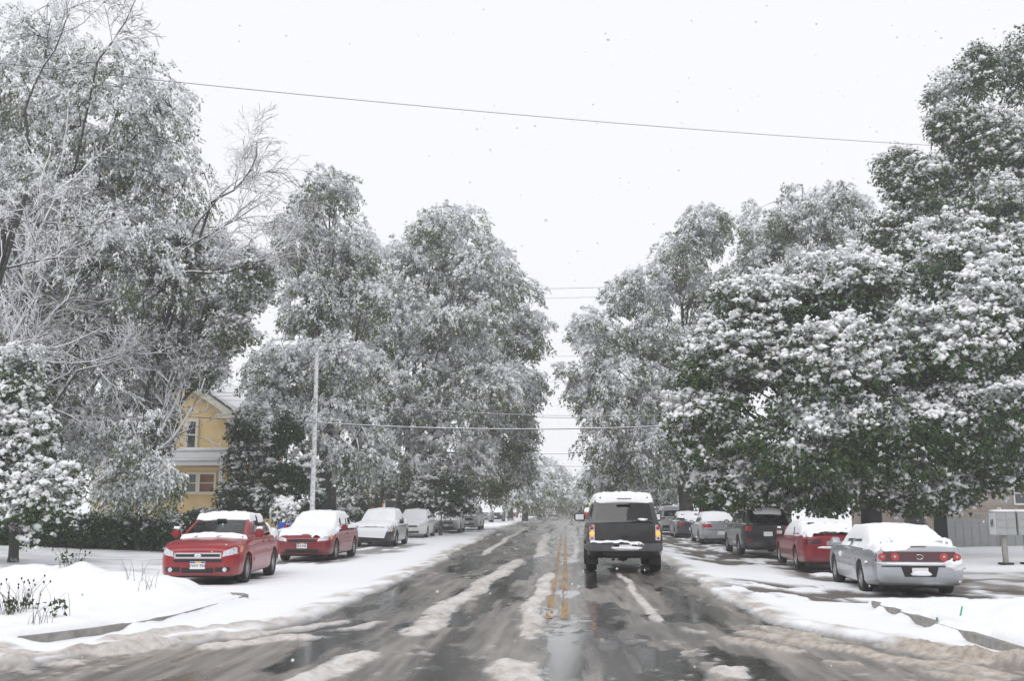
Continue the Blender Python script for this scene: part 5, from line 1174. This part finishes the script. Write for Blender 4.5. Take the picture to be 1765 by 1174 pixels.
hpart(MB().box(((xp0 + xe) / 2 - .4, HY - .55, zpx(783, PY)), (xe - xp0 + .6, 1.1, .30)), 'upper_porch_roof', 'white_trim')
hpart(MB().box(((xp0 + xe) / 2 - .4, HY - .55, zpx(783, PY) + .26), (xe - xp0 + .66, 1.16, .22)), 'roof_snow', 'snow', pr, bevel=.08, smooth=True)
hpart(MB().box((xpx(383, PY), PY - .1, (hz + zpx(803, PY)) / 2), (.16, .16, zpx(803, PY) - hz)), 'porch_post', 'white_trim')
xq = xpx(400, PY); rl = hpart(MB().box(((xpx(383, PY) + xq) / 2 + .5, PY - .1, zpx(853, PY)), (xq - xpx(383, PY) + .8, .08, .08)), 'railing', 'white_trim')
for k_ in range(9): hpart(MB().box((xpx(386, PY) + k_ * .14, PY - .1, (zpx(853, PY) + zpx(872, PY)) / 2), (.04, .04, zpx(853, PY) - zpx(872, PY))), 'baluster', 'weathered_wood', rl)
hpart(MB().box((xpx(385, PY) + .35, HY - .9, hz + .25), (1.6, 1.9, .75)), 'porch_base', 'brick')

# second, orange house between the trunks
oz = gz(-13.5, 78); oh = empty('orange_house', (-17, 82, oz)); tag(oh, 'orange house with white steps glimpsed between the dark trunks', 'house')
def opart(mb, name, mat, par=None, **k):
    o = mb.build(name, mat, None, **k); o.data.transform(Matrix.Translation(-Vector(oh.location))); o.parent = par or oh; return o
ox0, ox1 = at(590, 870, 78).x, at(692, 870, 78).x
opart(wall_courses(ox0, ox1, oz - .3, oz + 2.5, 78).add([(ox1, 78, oz - .3), (ox1, 86, oz - .3), (ox1, 86, oz + 2.5), (ox1, 78, oz + 2.5)], [(0, 1, 2, 3)]), 'wall', 'orange_siding')
for s_ in (-1, 1): 
    xm2 = (ox0 + ox1) / 2; xe2 = ox1 + .4 if s_ > 0 else ox0 - .4
    opart(MB().add([(xe2, 77.6, oz + 2.4), (xe2, 86.4, oz + 2.4), (xm2, 86.4, oz + 4.6), (xm2, 77.6, oz + 4.6), (xe2, 77.6, oz + 2.6), (xe2, 86.4, oz + 2.6), (xm2, 86.4, oz + 4.8), (xm2, 77.6, oz + 4.8)], [(0, 1, 2, 3), (4, 7, 6, 5), (0, 4, 5, 1), (0, 3, 7, 4), (1, 5, 6, 2)]), 'roof', 'snow')
opart(MB().add([(ox0, 78, oz + 2.5), (ox1, 78, oz + 2.5), (xm2, 78, oz + 4.6)], [(0, 1, 2)]), 'gable', 'orange_siding')
for k_ in (0, 1): 
    o = window(None, ox0 + 1.0 + 2.4 * k_, ox0 + 1.9 + 2.4 * k_, oz + .9, oz + 2.0, 77.98, 'white_trim')
    for q in [o] + list(o.children): q.data.transform(Matrix.Translation(-Vector(oh.location)))
    o.parent = oh
st = opart(MB().box((ox1 + .15, 77.2, oz + 1.1), (.9, .12, .10)), 'stair_rail', 'white_trim')
for k_ in range(4): opart(MB().box((ox1 + .1 + .28 * k_, 77.2 - .0, oz + .9 - .26 * k_), (.30, 1.2, .14)), 'step', 'snow', st)

# tan building, fence and mailboxes on the right
BY = 54.0; bx0, bx1 = at(1560, 850, BY).x, at(1560, 850, BY).x + 16; bz = gz(bx0 + 3, BY)
tb = empty('tan_building', (bx0 + 8, BY + 5, bz)); tag(tb, 'low tan building with brick base behind the grey fence at the right edge', 'building')
def bpart(mb, name, mat, par=None, **k):
    o = mb.build(name, mat, None, **k); o.data.transform(Matrix.Translation(-Vector(tb.location))); o.parent = par or tb; return o
bpart(MB().box(((bx0 + bx1) / 2, BY + 5, bz + 3.4), (16, 10, 3.6)), 'wall', 'tan_wall')
bpart(MB().box(((bx0 + bx1) / 2, BY + 5, bz + .65), (16.1, 10.1, 1.9)), 'brick_base', 'tan_brick')
br_ = bpart(MB().box(((bx0 + bx1) / 2, BY + 5, bz + 5.35), (17, 11, .3)), 'roof', 'roof_shingle'); bpart(MB().box(((bx0 + bx1) / 2, BY + 5, bz + 5.6), (17.1, 11.1, .2)), 'roof_snow', 'snow', br_)
for px in (1640, 1748, 1800):
    xw = at(px, 855, BY).x; o = window(None, xw, xw + .95, at(1740, 868, BY).z, at(1740, 843, BY).z + .3, BY - .005, 'white_trim', split=True, t=.06)
    for q in [o] + list(o.children): q.data.transform(Matrix.Translation(-Vector(tb.location)))
    o.parent = tb
FY = 43.0; fz = gz(at(1650, 900, FY).x, FY); fx0 = at(1622, 900, FY).x
fence = empty('vinyl_fence', (fx0, FY, fz)); tag(fence, 'pale grey panel fence behind the mailboxes at the right', 'fence')
ftop = at(1650, 893, FY).z - fz
for k_ in range(5):
    x0 = k_ * 2.4
    p = MB().box((x0 + 1.2, 0, ftop * .44), (2.26, .04, ftop * .88)).build('panel', 'vinyl_fence', fence)
    for j in range(7): MB().box((x0 + .22 + j * .33, -.026, ftop * .44), (.012, .012, ftop * .84)).build('panel_groove', 'weathered_wood', p)
    MB().box((x0 + 1.2, 0, ftop * .92), (2.28, .06, .10)).build('rail', 'vinyl_fence', fence); MB().box((x0 + 1.2, 0, ftop * 1.16), (2.28, .05, .06)).build('rail', 'vinyl_fence', fence)
    for j in range(12): MB().box((x0 + .2 + j * .185, 0, ftop * 1.04), (.035, .03, ftop * .20)).build('picket', 'vinyl_fence', fence)
for k_ in range(6):
    q = MB().box((k_ * 2.4, 0, ftop * .62), (.13, .13, ftop * 1.24)).build('post', 'vinyl_fence', fence)
    MB().box((k_ * 2.4, 0, ftop * 1.26), (.17, .17, .06)).build('post_cap', 'vinyl_fence', q)
    clod(q, 'snow_cap', (k_ * 2.4, 0, ftop * 1.31), .09, 60 + k_, 2, (1, 1, .7), 'snow')
# cluster mailboxes
for k_, (px0, px1, lb) in enumerate(((1716, 1751, 'grey cluster mailbox with white end panel, left one of the pair at the right edge'), (1754, 1790, 'grey cluster mailbox cut by the right edge of the picture'))):
    MY = 31.5; x0, x1 = at(px0, 900, MY).x, at(px1, 900, MY).x; mz = gz((x0 + x1) / 2, MY); c_ = (x0 + x1) / 2; zb_, zt2 = at(1735, 923, MY).z - mz, at(1735, 884, MY).z - mz
    mb_ = empty('mailbox', (c_, MY, mz)); tag(mb_, lb, 'mailbox', 'cluster mailboxes')
    bo_ = MB().box((0, .22, (zb_ + zt2) / 2), (x1 - x0, .46, zt2 - zb_)).build('cabinet', 'mailbox_metal', mb_, bevel=.012)
    for i in range(2):
        for j in range(3): MB().box((-(x1 - x0) / 4 + i * (x1 - x0) / 2, -.014, zb_ + (j + .5) * (zt2 - zb_) / 3), ((x1 - x0) / 2 - .02, .012, (zt2 - zb_) / 3 - .02)).build('mailbox_door', 'mailbox_metal', bo_)
    if k_ == 0:
        ep = MB().box((-(x1 - x0) / 2 - .006, .22, (zb_ + zt2) / 2), (.012, .44, zt2 - zb_ - .02)).build('end_panel', 'mailbox_side', bo_)
        zc = (zb_ + zt2) / 2 + .02; xe_ = -(x1 - x0) / 2 - .016
        MB().add([(xe_, .14, zc - .12), (xe_, .20, zc - .12), (xe_, .20, zc + .12), (xe_, .14, zc + .12), (xe_, .27, zc - .12), (xe_, .33, zc - .12), (xe_, .33, zc + .12), (xe_, .27, zc + .12), (xe_, .18, zc + .12), (xe_, .20, zc + .02), (xe_, .30, zc - .12), (xe_, .28, zc - .02)], [(0, 1, 2, 3), (4, 5, 6, 7), (8, 9, 10, 11)]).build('end_panel_emblem', 'plate_ink', ep)
    MB().box((0, .22, zb_ / 2), (.13, .13, zb_)).build('post', 'weathered_wood', mb_); MB().box((0, .22, .03), (.34, .34, .06)).build('foot_plate', 'black_plastic', mb_)
    sm = MB().box((0, .22, zt2 + .045), (x1 - x0 + .06, .52, .09)).build('snow_cap', 'snow', mb_, True, None, bevel=.035)
# leaning framed board beside the fence
by_ = 40.0; p0 = at(1608, 905, by_); bd = empty('leaning_board', (p0.x, by_, gz(p0.x, by_))); tag(bd, 'dark board in a thin metal frame leaning by the fence end', 'board')
hz_ = at(1610, 868, by_).z - bd.location.z
MB().add([(.02, 0, .1), (.55, 0, .1), (.62, .25, hz_), (.14, .25, hz_), (.02, .03, .1), (.55, .03, .1), (.62, .28, hz_), (.14, .28, hz_)], [(0, 1, 2, 3), (4, 7, 6, 5), (0, 4, 5, 1), (1, 5, 6, 2), (2, 6, 7, 3), (3, 7, 4, 0)]).build('panel', 'interior', bd)
MB().tube([(0, -.01, 0), (.12, .25, hz_ + .02), (.64, .25, hz_ + .02), (.57, -.01, 0)], .018, 6).build('frame', 'galvanised', bd)
# brick pillar and street post beyond the right row
pp = at(1211, 885, 62); bpz = gz(pp.x, 62); bpil = empty('brick_pillar', (pp.x, 62, bpz)); tag(bpil, 'red brick gate pillar with snowy cap beyond the frosted silver sedan', 'pillar')
ph = at(1211, 866, 62).z - bpz; zc = 0; kk = 0
br_me = MB().box((0, 0, 0), (.205, .095, .062)).build('brick', 'brick', bpil); br_me.location = (-.105, -.19, .05); first = br_me
core = MB().box((0, 0, ph / 2), (.40, .36, ph)).build('mortar_core', 'concrete', bpil)
rows = int(ph / .085)
for j in range(rows):
    for i in range(3 if j % 2 else 2):
        b2 = first.copy(); COL.objects.link(b2); b2.parent = bpil; wd = .20 if j % 2 == 0 else .135
        b2.scale = ((1, 1, 1.15) if j % 2 == 0 else (.66, 1, 1.15)); b2.location = ((-.105 + .21 * i) if j % 2 == 0 else (-.14 + .14 * i), -.16, .06 + j * .085)
MB().box((0, 0, ph + .04), (.52, .48, .08)).build('cap', 'concrete', bpil); clod(bpil, 'snow_cap', (0, 0, ph + .11), .26, 70, 3, (1, .95, .35), 'snow')
p2 = at(1220, 885, 61); spz = gz(p2.x, 61); spo = empty('street_post', (p2.x, 61, spz)); tag(spo, 'thin grey metal post beside the brick pillar', 'post')
MB().tube([(0, 0, -.1), (0, 0, at(1220, 800, 61).z - spz)], .06, 8).build('pole', 'galvanised', spo, True); MB().lathe([(.001, 0), (.09, 0), (.09, .05), (.001, .09)], 10, Matrix.Translation((0, 0, at(1220, 800, 61).z - spz))).build('cap', 'galvanised', spo)

# ------------------------------------------------------------------ utility pole, cables, signs
UY = 42.0; up = at(538, 880, UY); uz = gz(up.x, UY); ph = at(538, 612, UY).z - uz
pol = empty('utility_pole', (up.x, UY, uz)); tag(pol, 'snow-plastered wooden utility pole in front of the tall slim tree', 'pole')
MB().tube([(0, 0, -.3), (0, 0, ph * .5), (-.02, 0, ph)], [.12, .10, .085], 12).build('pole', 'snowy_pole', pol, True, 60)
for zz in (at(538, 728, UY).z - uz, at(538, 692, UY).z - uz):
    b = MB().box((0, -.14, zz), (.10, .08, .22)).build('cable_bracket', 'galvanised', pol); MB().tube([(0, -.17, zz), (0, -.23, zz)], .03, 8).build('insulator', 'plate', b)
cp_ = MB().lathe([(.001, .0), (.10, .0), (.09, .05), (.001, .08)], 10, Matrix.Translation((-.02, 0, ph))).build('snow_cap', 'snow', pol, True)
def cable(label, a, b, sag, r, mat='snowy_cable'):
    a, b = Vector(a), Vector(b); n = 40; o0 = (a + b) / 2
    P = [a.lerp(b, t) - Vector((0, 0, sag * 4 * t * (1 - t))) - o0 for t in np.linspace(0, 1, n)]
    o = MB().tube(P, r, 5).build('overhead_cable', mat, None, True); o.location = o0; tag(o, label, 'cable', 'overhead cables')
cable('long thin cable slanting across the open sky from upper left to the spired tree', at(-150, 92, 24), at(1640, 252, 40), .25, .010, 'cable')
cable('lower thick cable from the utility pole across the street', at(538, 728, UY), at(1260, 728, 44), .30, .028)
cable('upper thin cable from the utility pole across the street', at(538, 690, UY), at(1260, 712, 44), .35, .012)
cable('thick cable running from the utility pole to the yellow house', at(538, 728, UY), at(300, 716, 47), .06, .026)
cable('thin service line rising from the trees to the pole top', at(538, 622, UY), at(420, 668, 46), .12, .012)
cable('second thin line between the pole and the yellow house gable', at(538, 690, UY), at(330, 688, 48), .05, .010)
for i, (px0, py0, px1, py1, Y, r, lb) in enumerate(((440, 488, 1130, 492, 75, .016, 'topmost of the far cables, between the tall trees above mid height'), (440, 506, 1130, 508, 75, .012, 'thin cable just under the topmost far cable'), (850, 606, 1100, 607, 85, .012, 'single far cable across the gap at canopy height'),
        (860, 650, 1090, 655, 90, .010, 'faint far cable below the canopy-height one'), (700, 702, 1200, 716, 60, .014, 'cable passing just above the thick street cable in the gap'), (880, 780, 1080, 772, 110, .020, 'slanting far cable low in the street gap'),
        (880, 797, 1080, 800, 120, .020, 'far cable beneath the slanting one'), (870, 822, 1090, 818, 120, .030, 'thick far cable just above the distant tree tops'), (900, 836, 1070, 834, 140, .024, 'lowest far cable in front of the hazy trees'))):
    cable(lb, at(px0, py0, Y), at(px1, py1, Y + 3), .4, r, 'cable')
# blue yard sign
sy = 34.5; p = at(492, 908, sy); sg_ = empty('yard_sign', (p.x, sy, gz(p.x, sy))); tag(sg_, 'small blue yard sign with a white letter by the dark red two-door car', 'sign')
zt3 = at(492, 902, sy).z - sg_.location.z; zb3 = at(492, 915, sy).z - sg_.location.z
bd_ = MB().box((0, 0, (zt3 + zb3) / 2), (.52, .02, zt3 - zb3 + .04)).build('panel', 'sign_blue', sg_)
text_mesh('sign_lettering', 'P', .24, 'plate', bd_, Matrix.Translation((.07, -.013, (zt3 + zb3) / 2 + .02)) @ Matrix.Rotation(R(90), 4, 'X'))
MB().add([(-.26, -.013, zb3 - .02), (.26, -.013, zb3 - .02), (.26, -.013, zb3 + .05), (-.05, -.013, zb3 + .10), (-.26, -.013, zb3 + .03)], [(0, 1, 2, 3, 4)]).build('snow_on_sign', 'snow', bd_)
for s_ in (-.18, .18): MB().tube([(s_, 0, 0), (s_, 0, zb3)], .012, 5).build('stake', 'galvanised', sg_)
# school crossing sign, lime
ly = 118; p = at(1022, 871, ly); ls_ = empty('crossing_sign', (p.x, ly, gz(p.x, ly))); tag(ls_, 'fluorescent lime warning sign just left of the driven off-roader', 'sign')
zs = p.z - ls_.location.z
lp = MB().add([(-.36, 0, zs - .45), (.36, 0, zs - .45), (.36, 0, zs + .2), (0, 0, zs + .62), (-.36, 0, zs + .2), (-.36, .02, zs - .45), (.36, .02, zs - .45), (.36, .02, zs + .2), (0, .02, zs + .62), (-.36, .02, zs + .2)], [(0, 1, 2, 3, 4), (9, 8, 7, 6, 5), (0, 5, 6, 1), (1, 6, 7, 2), (2, 7, 8, 3), (3, 8, 9, 4), (4, 9, 5, 0)]).build('panel', 'sign_lime', ls_)
MB().box((-.1, -.01, zs), (.09, .012, .42)).box((.12, -.01, zs - .05), (.08, .0121, .34)).build('walking_figures', 'plate_ink', lp)
MB().tube([(0, .04, 0), (0, .04, zs - .4)], .03, 6).build('post', 'galvanised', ls_)
gy = 92; p = at(1103, 848, gy); gs = empty('street_sign', (p.x, gy, gz(p.x, gy))); tag(gs, 'small teal street name sign behind the off-roader roof', 'sign')
zs = p.z - gs.location.z; MB().box((0, 0, zs), (.85, .03, .22)).build('blade', 'sign_green', gs); MB().tube([(0, .03, 0), (0, .03, zs + .12)], .03, 6).build('post', 'galvanised', gs)

# ------------------------------------------------------------------ dry plants in the snow on the left verge, green paint mark on the right
def dry_plant(label, px, py, n, h, seed, heads=True, green=0):
    r_ = np.random.default_rng(seed); g0 = gr(px, py, .3); z0 = gz(g0.x, g0.y); root = empty('dry_plant', (g0.x, g0.y, z0)); tag(root, label, 'plant', 'dry plants in the snowy bed')
    st = MB(); hd = MB()
    for i in range(n):
        a = r_.uniform(0, 6.28); ln = h * r_.uniform(.5, 1.1); d = Vector((math.cos(a), math.sin(a), 0)) * r_.uniform(.1, .7) * ln; b = Vector((r_.normal(0, .09), r_.normal(0, .09), -.05))
        P = [b, b + d * .4 + Vector((0, 0, ln * .6)), b + d + Vector((0, 0, ln * .95))]; st.tube(P, [.004, .003, .002], 4)
        if heads and r_.uniform() < .7:
            M = Matrix.Translation(P[-1]); hd.lathe([(.001, -.02), (.013, -.008), (.014, .008), (.001, .022)], 6, M)
    st.build('stems', 'stalk', root, True)
    if hd.v: hd.build('seed_heads', 'seed_head', root, True)
    if green:
        N = 26; c = np.stack([r_.normal(0, .08, N), r_.normal(0, .08, N), r_.uniform(0, .2, N)], 1); a = unit(r_.normal(0, 1, (N, 3))); b = unit(np.cross(a, r_.normal(0, 1, (N, 3))))
        link('leaves', np_mesh('leaves', *leaves_mesh(c, a, b, np.full(N, .07), np.full(N, .045))), 'shrub_green', root, False)
for i, (lb, px, py, n, h, hd_, gn) in enumerate((('dense clump of dry stalks with dark seed heads at the left edge', 20, 1045, 30, .5, True, 1), ('dry stalks with seed heads right of the edge clump', 48, 1040, 18, .5, True, 1), ('leaning thin stalk with a small green shoot at its foot', 100, 1050, 4, .5, False, 1), ('dry seed-headed stalks in the middle of the snowy bed', 118, 1015, 12, .4, True, 1), ('upright grass blades on the mound crest', 80, 1000, 8, .45, False, 0), ('single tall stalks behind the mound', 125, 992, 5, .4, False, 0), ('fine stalks near the mound top before the red sedan', 225, 1020, 7, .35, False, 0), ('low broken twigs in the bed near the kerb', 62, 1062, 12, .3, False, 0), ('small dark tuft poking from the mound', 205, 1003, 8, .16, True, 0), ('thin twigs right of the small tuft', 255, 1022, 7, .35, False, 0))): dry_plant(lb, px, py, n, h, 500 + i, hd_, gn)
p = gr(1655, 1062, .2); gm = MB()
for k_ in range(5): gm.box((.0 + .008 * k_, 0, .01 + .03 * k_), (.022, .004, .03))
mk = gm.build('marker_flag', 'spray_green', None); mk.location = (p.x, p.y, gz(p.x, p.y) - .02); tag(mk, 'small green marker poking from the right verge snow', 'marker')
MB().box((0, 0, .07), (.012, .05, .12)).build('paint_mark', 'spray_green', mk).location = (4.99 - p.x + .0 - .018, 14.1 - p.y, -.12)

# ------------------------------------------------------------------ falling snow
r_ = np.random.default_rng(99); N = 4000
Yf = 4.0 + 46 * r_.uniform(0, 1, N) ** .75; Xf = (r_.uniform(-.62, .62, N)) * Yf * 1.15; Zf = r_.uniform(.15, 1, N) * np.minimum(1.65 + Yf * .62, 22)
cf = np.stack([Xf, Yf, Zf], 1); sf = r_.uniform(.0035, .009, (N, 1)) * (.75 + Yf[:, None] / 26) * np.ones((1, 3)) * np.array([[1, 1, 1.25]])
gzf = np.maximum(Zf, .3); cf[:, 2] = gzf
fl = link('falling_snow', np_mesh('falling_snow', *blobs_mesh(cf, sf, np.tile([[0, 0, 1.]], (N, 1)) + r_.normal(0, .3, (N, 3)), r_)), 'tree_snow', None); tag(fl, 'snowflakes drifting down through the whole scene', 'snowfall', kind='stuff')

# ------------------------------------------------------------------ air full of snow: far things fade
hzm = bpy.data.materials.new('haze'); hzm.use_nodes = True; t = hzm.node_tree; t.nodes.clear()
o_ = t.nodes.new('ShaderNodeOutputMaterial'); pv = t.nodes.new('ShaderNodeVolumePrincipled'); pv.inputs['Color'].default_value = (.97, .975, .985, 1); pv.inputs['Density'].default_value = .0015; pv.inputs['Anisotropy'].default_value = 0.0
t.links.new(pv.outputs[0], o_.inputs['Volume']); MATS['haze'] = hzm
hz_o = MB().box((0, 445, 20), (900, 970, 46)).build('haze', 'haze', None); tag(hz_o, kind='stuff'); hz_o['label'] = 'pale snowy air filling the street'
